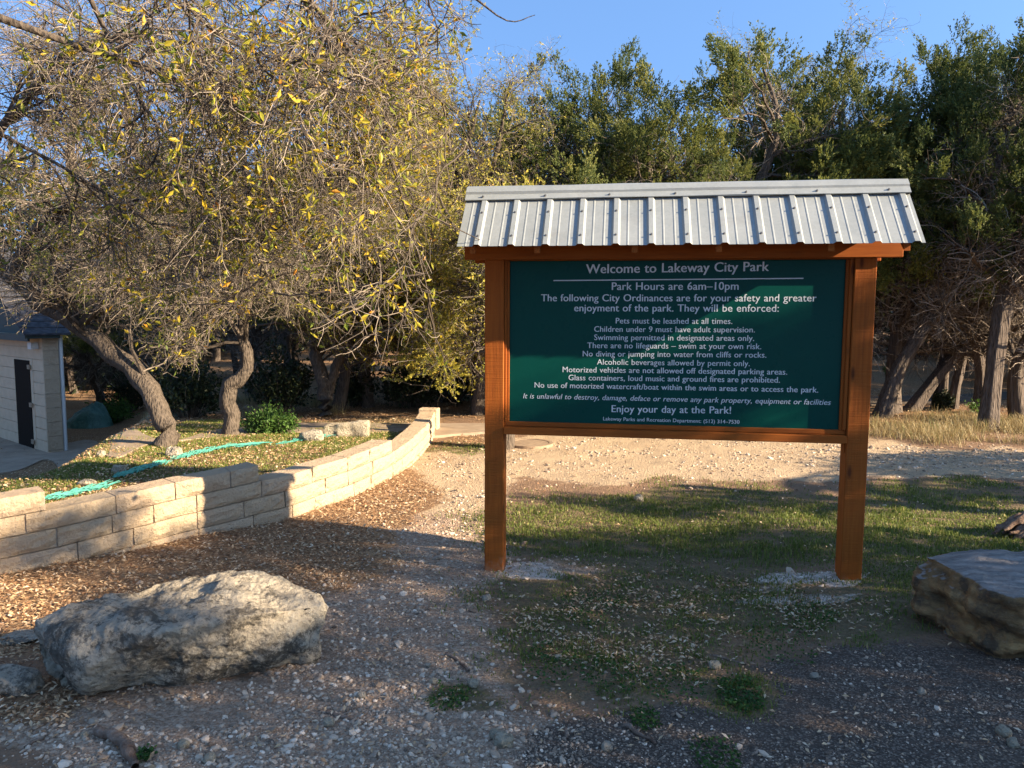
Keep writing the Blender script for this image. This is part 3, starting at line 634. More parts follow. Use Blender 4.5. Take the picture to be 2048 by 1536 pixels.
def boulders():
    zg = .10
    top = [(66, 1240, .40), (130, 1212, .42), (300, 1168, .44), (400, 1150, .45), (470, 1143, .46), (560, 1152, .45), (632, 1190, .40), (648, 1212, .36), (560, 1222, .42), (450, 1232, .44), (330, 1262, .44), (250, 1258, .44), (180, 1262, .42), (100, 1248, .41)]
    base = [(84, 1350, .10), (150, 1378, .10), (182, 1392, .08), (270, 1372, .08), (400, 1312, .08), (520, 1288, .08), (640, 1252, .08), (650, 1228, .22), (70, 1290, .25), (180, 1330, .30), (420, 1265, .3)]
    pts = [atz(a, b, z) for a, b, z in top+base]
    pts += [atz(a, b, z)*np.array([1, 1, 0])+np.array([.0, -.05, 0.02]) for a, b, z in top[1:7]]
    rock('boulder', pts, MAT['rock'], 'long flat grey limestone boulder lying on the leaves before the block wall', 'boulder', 7, .055, 2.8, 1, 0, 1)
    top = [(1846, 1106, .47), (1900, 1099, .48), (2048, 1104, .50), (2200, 1120, .5), (2300, 1180, .48), (2200, 1230, .46), (2048, 1200, .48), (1996, 1188, .48), (1940, 1145, .47)]
    base = [(1832, 1142, .37), (1846, 1235, .14), (1905, 1306, .06), (1990, 1340, .05), (2048, 1348, .05), (2200, 1370, .05), (2330, 1330, .05), (1835, 1180, .3)]
    pts = [atz(a, b, z) for a, b, z in top+base]; pts += [atz(1900, 1099, .48)*np.array([1, 1, 0]), atz(2200, 1120, .5)*np.array([1, 1, 0]), atz(1860, 1110, .48)*np.array([1, 1, 0])+np.array([.05, 0, .1])]
    rock('boulder', pts, MAT['ochre'], 'ochre boulder with a flat blue-grey top at the right edge', 'boulder', 7, .075, 3.0, 1, .028, 5, flat=True)
    # flat stone left edge
    def blob(cx, cy, w, h, t, mat, label, seed, sub=4, name='rock', cat='rock', amp=.12, group=None):
        g = gp(cx, cy); _, _, dep = proj(g[None]); mpp = dep[0]/FPX; w *= mpp; hh = h*mpp; rj = np.random.default_rng(seed); n = 34
        v = unit(rj.normal(size=(n, 3))); v = np.sign(v)*np.abs(v)**.8
        Rm = np.array([[math.cos(-.14), -math.sin(-.14)], [math.sin(-.14), math.cos(-.14)]])
        pts = v*np.array([w/2, w*t/2, hh*.75])*1.02; pts = pts+g+np.array([0, w*t/2*.6, hh*.35])
        return rock(name, pts, mat, label, cat, sub, amp*hh, 2.4/max(w, .05), 1, 0, seed, group)
    blob(8, 1392, 120, 40, .6, MAT['rock'], 'flat brownish stone at the left edge below the long boulder', 21, 5)
    blob(30, 1290, 90, 10, .8, MAT['rock'], 'low half-buried slab stone at the left end of the long boulder', 22, 5)
    blob(343, 914, 34, 18, .8, MAT['rock'], 'rounded grey rock on the bank beneath the leaning oak', 23, 5)
    blob(235, 948, 30, 18, .8, MAT['rockpale'], 'pale pointed rock beside the teal netting on the bank', 24, 4)
    blob(168, 974, 40, 12, .8, MAT['rockpale'], 'flat pale rock left of the netting near the wall end', 25, 4)
    blob(200, 914, 18, 12, .8, MAT['rockpale'], 'small whitish rock at the edge of the sidewalk by the building', 26, 4)
    blob(618, 884, 52, 22, .7, MAT['rock'], 'dark low stone lying against the pale quarry block', 27, 5)
    # quarry block on the bank
    g = gp(690, 876); _, _, dep = proj(g[None]); m = dep[0]/FPX; a = -.25
    pts = []
    for x, z0, z1 in ((-44, 0, 23), (-40, -4, 24), (0, -3, 29), (42, -2, 33), (45, 2, 30)):
        for y in (0, 26): pts += [[x*m, y*m, z0*m], [x*m*1.02, y*m, z1*m]]
    pts = np.array(pts); Rz = np.array([[math.cos(YAW), -math.sin(YAW), 0], [math.sin(YAW), math.cos(YAW), 0], [0, 0, 1]])
    rock('quarry_block', pts@Rz.T+g, MAT['rockpale'], 'rough rectangular pale stone block sitting on the grassy bank', 'stone block', 5, .025, 6, 1, 0, 9)
    spots = [(1590, 1000), (0, 0)]
    loose = [(972, 1203, 20, 'pale pointed stone in the grass below the left post'), (1005, 1497, 42, 'biggest cream stone at the bottom beside the gravel'), (990, 1480, 28, 'upright cream chip next to the biggest cream stone'), (945, 1376, 26, 'grey rounded stone on the gravel below the path'),
             (855, 1338, 14, 'pale pebble just above the twig on the gravel'), (1430, 1340, 26, 'white flat chip in the grass right of the gravel'), (2010, 1478, 30, 'white stone near the right bottom corner'), (2030, 1500, 26, 'tan stone below the white one in the right bottom corner'), (720, 1398, 20, 'pale stone left of the loose gravel heap'),
             (865, 1372, 18, 'round whitish stone in the middle of the gravel'), (130, 1372, 22, 'white stone tucked against the foot of the long boulder'), (1278, 1003, 22, 'flat pale stone in the sunlit grass behind the sign'), (1845, 1393, 18, 'grey flat stone on the dark gravel before the ochre boulder'),
             (522, 1043, 16, 'small tan stone at the foot of the wall'), (656, 1456, 24, 'whitish stone at the left of the gravel bottom'), (1115, 1322, 18, 'tan stone on the bare soil patch'), (1213, 1506, 26, 'grey-white stone near the bottom centre'), (363, 1497, 24, 'pale stone beside the root at the bottom left'), (415, 1530, 28, 'whitish stone at the bottom edge right of the root'), (165, 1478, 16, 'yellowish pebble left of the root'), (1630, 1358, 18, 'pale chip on the dark gravel right of the weeds')]
    for i, (cx, cy, wd, lab) in enumerate(loose): blob(cx, cy, wd, wd*.55, .85, MAT['rockpale'] if i % 4 else MAT['rock'], lab, 40+i, 4, 'stone', 'stone', .14, 'loose stones on the ground')
boulders()

# ------------------------------------------------------------------ sticks, stump, manhole, netting, tarp
def bits():
    rj = np.random.default_rng(8)
    sticks = [([(205, 1468), (235, 1490), (262, 1515), (275, 1545)], .030, 'thick grey root surfacing at the bottom left', 'root', 'root'), ([(893, 1312), (915, 1325), (938, 1345)], .012, 'brown twig lying across the gravel heap', 'twig', 'twig'), ([(1425, 1312), (1460, 1322), (1492, 1332)], .008, 'dark twig in the grass right of centre', 'twig', 'twig'),
              ([(1600, 1272), (1610, 1264), (1618, 1258)], .009, 'short pale twig near the ochre boulder', 'twig', 'twig'), ([(655, 1430), (690, 1440), (725, 1452)], .011, 'grey twig on the gravel at the lower left', 'twig', 'twig'), ([(50, 1500), (70, 1490), (90, 1480)], .008, 'light twig in the bottom left corner', 'twig', 'twig'), ([(1250, 1455), (1275, 1470), (1310, 1490)], .013, 'curled bark strip at the bottom beside the grass tuft', 'twig', 'twig'), ([(1130, 1460), (1136, 1480)], .009, 'short stub of a twig on the bare soil at the bottom', 'twig', 'twig'), ([(1045, 1335), (1090, 1338)], .006, 'thin dry stem on the soil left of the weeds', 'twig', 'twig')]
    for pts, r, lab, nm, cat in sticks:
        P = [gp(a, b)+np.array([0, 0, r*.6]) for a, b in pts]; k = 10; p, _ = smooth_path(P, [1, 1], k) if len(P) > 2 else (np.linspace(P[0], P[1], k), 0)
        p = p+rj.normal(size=p.shape)*r*.25; mb = MB(); rr = r*np.linspace(1, .6, k)*(1+.25*rj.normal(size=k)*.6)
        tubes(mb, p[None], np.abs(rr)[None], 7, 0, None, rj, .12); o = mb.build(nm, MAT['root'], smooth=True, loc=tuple(P[0])); tag(o, lab, cat, 'twigs on the ground' if cat == 'twig' else None)
    # gnarled stump
    g = gp(2050, 1078); mb = MB(); _, _, dep = proj(g[None]); m = dep[0]/FPX
    for i in range(15):
        a = rj.uniform(math.pi*.75, math.pi*1.75); top = np.array([rj.uniform(5, 60), rj.uniform(0, 30), rj.uniform(25, 52)])*m
        end = np.array([math.cos(a)*rj.uniform(35, 62), math.sin(a)*30+10, rj.uniform(-3, 20)])*m
        mid = (top+end)/2+np.array([0, 0, rj.uniform(-2, 14)*m]); p, r = smooth_path([top+g+np.array([40, 15, 5])*m, top+g, mid+g, end+g], np.array([13, 13, 10, 3])*m*rj.uniform(.6, 1.1), 14)
        p += rj.normal(size=p.shape)*1.2*m; tubes(mb, p[None], r[None], 9, 0, None, rj, .22)
    o = mb.build('stump', MAT['root'], smooth=True, loc=tuple(g)); tag(o, 'gnarled weathered tree stump with splintered roots at the right edge', 'stump')
    # manhole
    c = gp(1060, 890); root = thing('manhole_cover', 'round rusty manhole cover set in the tan gravel behind the sign', 'manhole cover', tuple(c))
    for nm, r0, r1, z0, z1 in (('frame', .28, .34, -.03, .035), ('lid', 0, .27, -.03, .03)):
        th = np.linspace(0, 2*np.pi, 41)[:-1]; mb = MB(); n = 40
        rings = [(r1, z0), (r1, z1), (max(r0, .001), z1+(.004 if r0 == 0 else 0)), (max(r0, .001), z0)]
        V = [[math.cos(t)*r, math.sin(t)*r, z] for r, z in rings for t in th]; i = np.arange(4*n).reshape(4, n)
        mb.add(V, np.stack([i[:-1], np.roll(i, -1, 1)[:-1], np.roll(i, -1, 1)[1:], i[1:]], -1).reshape(-1, 4)); mb.build(nm, MAT['iron'], root)
    # netting strip partly buried
    mb = MB(); segs = [[(92, 1004), (150, 992), (213, 976)], [(228, 960), (275, 945), (334, 929)], [(352, 922), (400, 909), (462, 897)], [(470, 898), (490, 895), (515, 893)], [(550, 893), (600, 884), (650, 876), (690, 872), (731, 869)]]
    for sgi, sg in enumerate(segs):
        P, _ = smooth_path([gp(a, b) for a, b in sg], [1, 1], 36); d = unit(np.gradient(P, axis=0)); sd_ = np.stack([-d[:, 1], d[:, 0], 0*d[:, 0]], 1)
        wdt = .034*np.sin(np.linspace(.15, math.pi-.15, 36))**.5*(1+.3*rj.normal(size=36)*.5); 
        wdt *= 1.1 if sgi == 4 else 1
        # ribbon of crossing strands
        f = np.linspace(-1, 1, 9); G = P[:, None]+sd_[:, None]*(wdt[:, None]*f)[..., None]; G = G+rj.normal(size=G.shape)*.012; G[..., 2] = height(G[..., 0], G[..., 1])+.02+.012*rj.random(G.shape[:2])
        i = np.arange(36*9).reshape(36, 9); q = np.stack([i[:-1, :-1], i[1:, :-1], i[1:, 1:], i[:-1, 1:]], -1).reshape(-1, 4); q = q[rj.random(len(q)) > .42]; mb.add(G.reshape(-1, 3), q)
        ns = 90; s0 = rj.integers(0, 34, ns); A = P[s0]+sd_[s0]*rj.uniform(-.06, .06, (ns, 1)); B = A+d[s0]*rj.uniform(.05, .16, (ns, 1))+rj.normal(size=(ns, 3))*.03
        A[:, 2] = height(A[:, 0], A[:, 1])+.02; B[:, 2] = height(B[:, 0], B[:, 1])+.04; tubes(mb, np.stack([A, (A+B)/2+[0, 0, .012], B], 1), np.full((ns, 3), .004), 3)
    o = mb.build('erosion_netting', MAT['net']); tag(o, 'frayed teal erosion netting running along the leafy bank behind the wall', 'netting')
    # tarp pile
    g = gp(165, 856); _, _, dep = proj(g[None]); m = dep[0]/FPX
    n1, n2 = 40, 24; u = np.linspace(-1, 1, n1)[:, None]*np.ones(n2); v = np.linspace(-1, 1, n2)[None]*np.ones((n1, 1))
    r = np.clip(1-np.sqrt(u*u*.95+v*v*.95), 0, 1); hh = np.sqrt(np.clip(1-(u*u+v*v)**1.7, 0, 1))*42*m*(.8+.35*np.sin(u*2.2+.6)); hh = hh*(1+.5*(fbm(u*3+9, v*3, 3)-.5)+.3*(fbm(u*8+u*v*3, v*8, 7)-.5))
    X = u*48*m; Y = v*30*m+20*m; V = np.stack([X, Y, hh-.02], -1); i = np.arange(n1*n2).reshape(n1, n2); mb = MB(); mb.add(V.reshape(-1, 3)@Rz_yaw().T+g, np.stack([i[:-1, :-1], i[1:, :-1], i[1:, 1:], i[:-1, 1:]], -1).reshape(-1, 4))
    o = mb.build('tarpaulin', MAT['tarp'], smooth=True, loc=tuple(g)); tag(o, 'dark green tarpaulin draped over a heap beyond the beige building', 'tarp')
def Rz_yaw():
    return np.array([[math.cos(YAW), -math.sin(YAW), 0], [math.sin(YAW), math.cos(YAW), 0], [0, 0, 1]])
bits()

# ------------------------------------------------------------------ park building at the left edge
def building():
    A = gp(96, 908); _, _, dA = proj(A[None]); Bq = gp(3, 874)
    def at_x(px, dep):                     # ground point in column px at camera depth dep
        p = atdep(px, 880, dep); return p[:2]
    A2 = A[:2]; u = unit(np.array([at_x(0, dA[0]*1.12)-A2]))[0]; v = np.array([-u[1], u[0]]); 
    if (v@np.array([cy_, sy_])) < 0: v = -v
    z0 = A[2]-.25; Htop = atdep(96, 672, dA[0])[2]; h = Htop-z0
    root = thing('park_building', 'small beige block building with a dark door and grey shingle roof', 'building', (A[0], A[1], z0))
    L = (A[0], A[1], z0)
    def prism(mb, s0, s1, t0, t1, za, zb, bev=.0):
        c = [A2+u*s+v*t for s, t in ((s0, t0), (s1, t0), (s1, t1), (s0, t1))]
        V = [[*p, za] for p in c]+[[*p, zb] for p in c]; mb.add(V, [[0, 1, 5, 4], [1, 2, 6, 5], [2, 3, 7, 6], [3, 0, 4, 7], [4, 5, 6, 7], [3, 2, 1, 0]])
    mb = MB(); nrow = 11; rh = h/nrow          # courses with real joints
    for r in range(nrow): prism(mb, 0, 7, 0, .29, z0+r*rh+.009, z0+(r+1)*rh-.009)
    prism(mb, .002, 6.99, .022, .268, z0, z0+h)
    mb.build('wall', MAT['beige'], root, loc=L)
    # stone faced end of the wing wall
    mb = MB(); rj = np.random.default_rng(2)
    for r in range(9): prism(mb, -.05-.008*rj.random(), -.002, -.004, .305, z0+r*h/9+.004, z0+(r+1)*h/9-.004)
    mb.build('stone_facing', MAT['lime'], root, loc=L)
    # door
    p0 = (lambda px: None)
    def s_px(px):
        ss = np.linspace(0, 6, 400); P = np.array([[*(A2+u*s), z0+1] for s in ss]); x, _, _ = proj(P); return float(np.interp(-px, -x, ss))
    s0, s1 = s_px(66), s_px(36); dz = lambda px, py, s: (CAM+ray(px, py)*((A2+u*s-CAM[:2])@F0[:2]/max(1e-6, (ray(px, py)[:2]@F0[:2]))))[2]
    zt = z0+h*.80
    mb = MB(); prism(mb, s0, s1, -.02, .0, z0+.28, zt); door = mb.build('door', MAT['door'], root, loc=L)
    for f in (.08, .5, .93):
        mb = MB(); prism(mb, s0-.10, s0+.06, -.05, -.021, z0+.28+(zt-z0-.28)*f-.05, z0+.28+(zt-z0-.28)*f+.05); mb.build('hinge', MAT['iron'], door, loc=L)
    mb = MB(); prism(mb, s0-.16, s0-.005, -.008, .0, z0+.28, zt+.05); mb.build('door_frame', MAT['beige'], root, loc=L)
    # downspout
    mb = MB(); c = A2-u*.0+v*.37; P = np.array([[*c, z0+.12], [*c, z0+.4*h], [*c, z0+.8*h], [*c, z0+h]]); tubes(mb, P[None], np.full((1, 4), .045), 8); P2 = np.array([[*c, z0+.15], [*(c-u*.12), z0+.08], [*(c-u*.25), z0+.06]]); tubes(mb, P2[None], np.full((1, 3), .045), 8)
    mb.build('downspout', MAT['gutter'], root, smooth=True, loc=L)
    # roof: short eave over the wing wall, rising away to the left
    mb = MB(); n = 16
    for i in range(n):
        q0, q1 = -.28+i*.24, -.28+(i+1)*.24+.02; za = z0+h+.06+i*.135; zb = za+.135
        c = [A2+u*q+v*t for q, t in ((q0, -.42), (q0, .50), (q1, .50), (q1, -.42))]
        V = [[*c[0], za+.012], [*c[1], za+.012], [*c[2], zb], [*c[3], zb]]+[[*c[0], za-.03], [*c[1], za-.03], [*c[2], zb-.04], [*c[3], zb-.04]]
        mb.add(V, [[0, 1, 2, 3], [4, 5, 1, 0], [7, 6, 5, 4], [0, 3, 7, 4], [1, 5, 6, 2]])
    mb.build('roof', MAT['shingle'], root, loc=L)
    mb = MB(); prism(mb, -.2, 7.4, -.34, -.30, z0+h-.10, z0+h+.05); prism(mb, -.24, -.20, -.40, .29, z0+h-.04, z0+h+.05); mb.build('fascia', MAT['fascia'], root, loc=L)
    mb = MB(); prism(mb, -.15, 7.3, -.29, .25, z0+h+.002, z0+h+.03); mb.build('soffit', MAT['beige'], root, loc=L)
    mb = MB()
    for i in range(10): prism(mb, .3+i*.7, .3+(i+1)*.7, .02, .2, z0+h+.031, z0+h+.05+.15*(i+.5)*2.2)
    mb.build('gable_wall', MAT['fascia'], root, loc=L)
    mb = MB(); prism(mb, .18, .40, -.16, -.012, z0+h*.90, z0+h*.95); mb.build('wall_lamp', MAT['gutter'], root, loc=L)
building()
exec_trees = True
# ------------------------------------------------------------------ trees
def ok_view(P, clear_sign=True):
    """keep twigs out of the space right in front of the sign and its roof"""
    x, y, d = proj(P.reshape(-1, 3)); x = x.reshape(P.shape[:-1]); y = y.reshape(P.shape[:-1]); d = d.reshape(P.shape[:-1])
    bad = (x > 905) & (y > 372) & (d < 6.2) & (d > .3)
    bad |= (x > 1110) & (d < 6) & (d > .3)
    bad |= (d > -.5) & (d < 1.6)
    return ~bad.any(axis=-1)
def oak(name, label, cat, limbs, seed, n2=70, n3=500, n4=3500, leaves=16000, lsize=(.018, .035), leafmat='oakleaf', droop=.10, l2=(.7, 1.6), l3=(.4, .9), l4=(.12, .4), group=None, base=None, up=.1, tr=(.3, 1.), lrange=(0, 1), cull=None, bark='oakbark', sides=12, clump=1.7, lw=(.4, .6)):
    """limbs: list of (points, radii); first one is the trunk"""
    rj = np.random.default_rng(seed); root = thing(name, label, cat, tuple(base), group)
    tm = MB(); PL = []; RL = []
    for i, (p, r) in enumerate(limbs):
        P, R = smooth_path(p, r, 22); P = P+rj.normal(size=P.shape)*np.minimum(R[:, None]*.12, .02)
        tubes(tm, P[None], R[None], sides, 0, None, rj, .07); PL.append(P); RL.append(R)
    tm.build('trunk', MAT[bark], root, smooth=True, loc=tuple(base))
    P1 = np.array(PL); R1 = np.array(RL)
    cm = MB()
    P2, r2 = grow(P1, R1, n2, rj, tr, (30, 75), l2, 9, .45, droop*.4, .22, .3, up, .008); r2 = np.clip(r2, .003, .022)
    if cull: o = cull(P2[:, 3:]); P2, r2 = P2[o], r2[o]
    P3, r3 = grow(P2, r2, n3, rj, (.15, 1), (30, 80), l3, 7, .5, droop, .26, .35, 0, .0035); r3 = np.clip(r3, .0016, .008)
    if cull: o = cull(P3); P3, r3 = P3[o], r3[o]
    P4, r4 = grow(np.concatenate([P3[:, ::1]]), r3, n4, rj, (.1, 1), (30, 85), l4, 5, .55, droop, .3, .5, 0, .0016); r4 = np.clip(r4, .0011, .004)
    if cull: o = cull(P4); P4, r4 = P4[o], r4[o]
    tubes(cm, P2, r2, 5, 0, rj.random(len(P2))*.5); tubes(cm, P3, r3, 4, 0, rj.random(len(P3))*.8); tubes(cm, P4, r4, 3, 0, rj.random(len(P4)))
    # leaves grouped on a share of the twigs
    lm = MB()
    k = rj.choice(len(P4), leaves, p=(lambda q: q/q.sum())(rj.random(len(P4))**clump)); t = rj.uniform(.2, 1, leaves)*3.99; i = t.astype(int); f = (t-i)[:, None]
    C = P4[k, i]*(1-f)+P4[k, i+1]*f; T = unit(P4[k, i+1]-P4[k, i]); D = unit(T+rj.normal(size=T.shape)*.8+np.array([0, 0, .15]))
    s = rj.uniform(lsize[0], lsize[1], leaves); cl = rj.random(len(P4))
    leaf_quads(cm, C, D, s, s*rj.uniform(lw[0], lw[1], leaves), rj, 1, .2, np.clip(lrange[0]+(lrange[1]-lrange[0])*(.55*rj.random(leaves)+.45*cl[k]), 0, 1))
    cm.build('crown', [MAT['twig'], MAT[leafmat]], root, loc=tuple(base))
    return root
def pxlimb(base_dep, pts, dd=None):
    dd = dd or [0]*len(pts); return [atdep(a, b, base_dep+d) for (a, b), d in zip(pts, dd)]
def first_dep(px, py):
    g = gp(px, py); _, _, d = proj(g[None]); return g, float(d[0])
ENV = np.array([(-400, 640), (0, 655), (55, 640), (95, 598), (150, 605), (205, 640), (260, 692), (320, 755), (400, 750), (440, 650), (560, 625), (640, 680), (720, 715), (800, 750), (960, 785), (1000, 785)])
def left_cull(P):
    x, y, d = proj(P.reshape(-1, 3)); sh = P.shape[:-1]; x, y, d = x.reshape(sh), y.reshape(sh), d.reshape(sh)
    lim = np.interp(x, ENV[:, 0], ENV[:, 1])+np.random.default_rng(len(P)).exponential(22, (len(P), 1))
    rl = np.interp(y, [-100, 40, 110, 200, 372, 800], [1010, 965, 925, 905, 900, 960])+np.random.default_rng(len(P)+1).exponential(16, (len(P), 1))
    return ok_view(P) & ~((y > lim) & (x < 970)).any(1) & ~((x > rl) & (d > 0)).any(1)
def trees_left():
    grp = 'oaks on the bank'
    g, d = first_dep(330, 893)
    L = [(pxlimb(d, [(330, 898), (335, 862), (318, 815), (283, 760), (215, 695), (130, 635), (62, 592), (0, 535), (-90, 440)], [0, 0, 0, .1, .2, .3, .3, .4, .5]), np.array([21, 20, 19, 19.5, 19, 18, 15, 12, 8])*d/FPX),
         (pxlimb(d+.3, [(120, 628), (118, 585), (128, 530), (150, 450), (140, 330), (160, 180), (210, 60)]), np.array([14, 12, 11, 9, 8, 6, 3])*d/FPX),
         (pxlimb(d+.2, [(20, 560), (70, 460), (160, 400), (290, 330), (420, 300)], [0, -.3, -.6, -1, -1.3]), np.array([12, 9, 7, 5, 3])*d/FPX),
         (pxlimb(d+.4, [(-60, 470), (-20, 300), (60, 190), (140, 105), (300, 60)], [0, 0, -.4, -.8, -1]), np.array([11, 9, 8, 6, 3])*d/FPX),
         (pxlimb(d+.2, [(160, 650), (260, 560), (380, 500), (470, 470)], [0, -.5, -.9, -1.2]), np.array([9, 7, 5, 2])*d/FPX)]
    oak('oak_tree', 'leaning oak with a thick diagonal trunk bending over the beige building', 'tree', L, 101, 130, 1300, 14000, 17000, (.02, .034), 'oakleaf', .06, (.6, 1.5), (.35, .9), base=g, group=grp, lrange=(0, .8), cull=left_cull, sides=18)
    g, d = first_dep(462, 872)
    L = [(pxlimb(d, [(462, 880), (462, 840), (455, 795), (460, 770), (488, 748), (494, 710), (486, 660), (500, 590), (515, 500), (505, 400)]), np.array([17, 15, 16, 16, 13, 12, 11, 10, 8, 6])*d/FPX),
         (pxlimb(d, [(505, 560), (430, 450), (300, 350), (258, 250), (255, 120)], [0, .2, .3, .4, .5]), np.array([10, 9, 8, 7, 4])*d/FPX),
         (pxlimb(d, [(510, 520), (600, 430), (700, 330), (760, 200), (780, 80)], [0, -.4, -.8, -1, -1]), np.array([9, 8, 6, 5, 3])*d/FPX),
         (pxlimb(d, [(508, 420), (480, 280), (490, 150), (510, 20)], [0, 0, .2, .2]), np.array([9, 8, 6, 3])*d/FPX)]
    oak('oak_tree', 'oak with a twisted S-shaped trunk beside the green bush', 'tree', L, 102, 140, 1500, 14000, 42000, (.02, .036), 'oakleaf', .06, base=g, group=grp, lrange=(0, .85), cull=left_cull, sides=18)
    g, d = first_dep(650, 834)
    L = [(pxlimb(d, [(652, 838), (650, 790), (640, 740), (628, 700), (640, 620), (610, 500), (560, 350)]), np.array([16, 15, 13, 12, 11, 9, 5])*d/FPX), (pxlimb(d, [(652, 800), (668, 740), (690, 690), (660, 640), (700, 500), (760, 350), (800, 200)], [0, 0, 0, 0, -.3, -.8, -1]), np.array([10, 9, 9, 8, 7, 6, 3])*d/FPX), (pxlimb(d, [(640, 620), (750, 520), (850, 430), (930, 300)], [0, -.5, -1, -1.2]), np.array([9, 7, 5, 3])*d/FPX)]
    oak('oak_tree', 'forked oak in the shade behind the quarry block', 'tree', L, 103, 150, 1600, 10000, 125000, (.024, .045), 'oakleaf', .06, base=g, group=grp, lrange=(.2, 1.), clump=3., cull=left_cull)
    g, d = first_dep(862, 815)
    L = [(pxlimb(d, [(735, 815), (728, 740), (732, 640), (760, 520), (790, 400), (830, 250)]), np.array([14, 13, 12, 10, 8, 4])*d/FPX), (pxlimb(d, [(740, 600), (830, 560), (900, 560), (950, 640), (958, 720)], [0, -1, -2, -2.6, -3]), np.array([9, 7, 6, 4, 2])*d/FPX), (pxlimb(d, [(760, 540), (860, 420), (930, 300), (960, 200)], [0, -.5, -.8, -1]), np.array([8, 7, 5, 2])*d/FPX), (pxlimb(d, [(745, 560), (800, 500), (880, 500), (930, 560)], [0, -1.2, -2.2, -3]), np.array([8, 6, 5, 2])*d/FPX)]
    oak('oak_tree', 'oak with drooping leafy sprays reaching the left edge of the sign', 'tree', L, 104, 160, 1700, 11000, 175000, (.024, .05), 'oakleaf', .07, base=atdep(735, 815, d), group=grp, lrange=(.25, 1.), clump=3., cull=left_cull)
    # near oak whose limbs hang into the picture from the upper left
    b = np.array([-4.3, -1.7, float(height(-4.3, -1.7))])
    hub = b+np.array([.2, .1, 2.6]); hub2 = b+np.array([.5, .2, 4.2])
    dn = 4.6
    L = [([b-[0, 0, .1], b+[.05, 0, 1.2], hub, hub2, b+[.9, .2, 5.6]], np.array([.21, .18, .16, .12, .06])),
         ([hub]+pxlimb(dn, [(-150, 40), (150, 90), (420, 190), (640, 310), (860, 430), (960, 480)], [-.6, -.3, 0, .2, .3, .4]), np.array([.09, .06, .045, .033, .022, .012, .006])*.42),
         ([hub2]+pxlimb(dn, [(200, -190), (520, -70), (670, 60), (740, 200), (800, 380), (850, 560), (870, 660)], [-.6, -.3, 0, .2, .3, .4, .4]), np.array([.09, .07, .05, .035, .026, .018, .01, .005])*.42),
         ([hub2]+pxlimb(dn, [(350, -300), (700, -150), (900, -40), (1010, 40), (1070, 30)], [-.4, 0, .1, .2, .2]), np.array([.08, .06, .04, .022, .010, .005])*.42),
         ([hub2]+pxlimb(dn+.5, [(60, -160), (220, 80), (300, 230), (420, 380), (520, 520), (560, 620)], [-.4, 0, .1, .2, .2, .3]), np.array([.07, .05, .035, .026, .018, .01, .005])*.42),
         ([hub2]+pxlimb(dn+.2, [(250, -220), (560, -60), (640, 40), (780, 130), (900, 220), (960, 330)], [-.4, 0, .1, .2, .2, .3]), np.array([.07, .05, .035, .026, .018, .01, .005])*.42),
         ([hub2]+pxlimb(dn-.6, [(150, -250), (320, -80), (400, 40), (520, 110), (640, 130)], [-.2, 0, .1, .2, .2]), np.array([.06, .045, .03, .02, .010, .005])*.42),
         ([hub]+pxlimb(dn+.9, [(-100, 250), (60, 300), (200, 380), (330, 470), (420, 560)], [-.4, 0, .1, .2, .2]), np.array([.06, .045, .03, .02, .010, .005])*.42)]
    oak('oak_tree', 'near oak hanging yellowing leaves and bare twigs into the upper left', 'tree', L, 105, 240, 2000, 10500, 15000, (.02, .07), 'nearleaf', .06, (.5, 1.1), (.25, .7), (.08, .25), base=b, group=grp, up=0, clump=3.5, lw=(.28, .42), cull=left_cull, tr=(.35, 1.))
if exec_trees: trees_left()

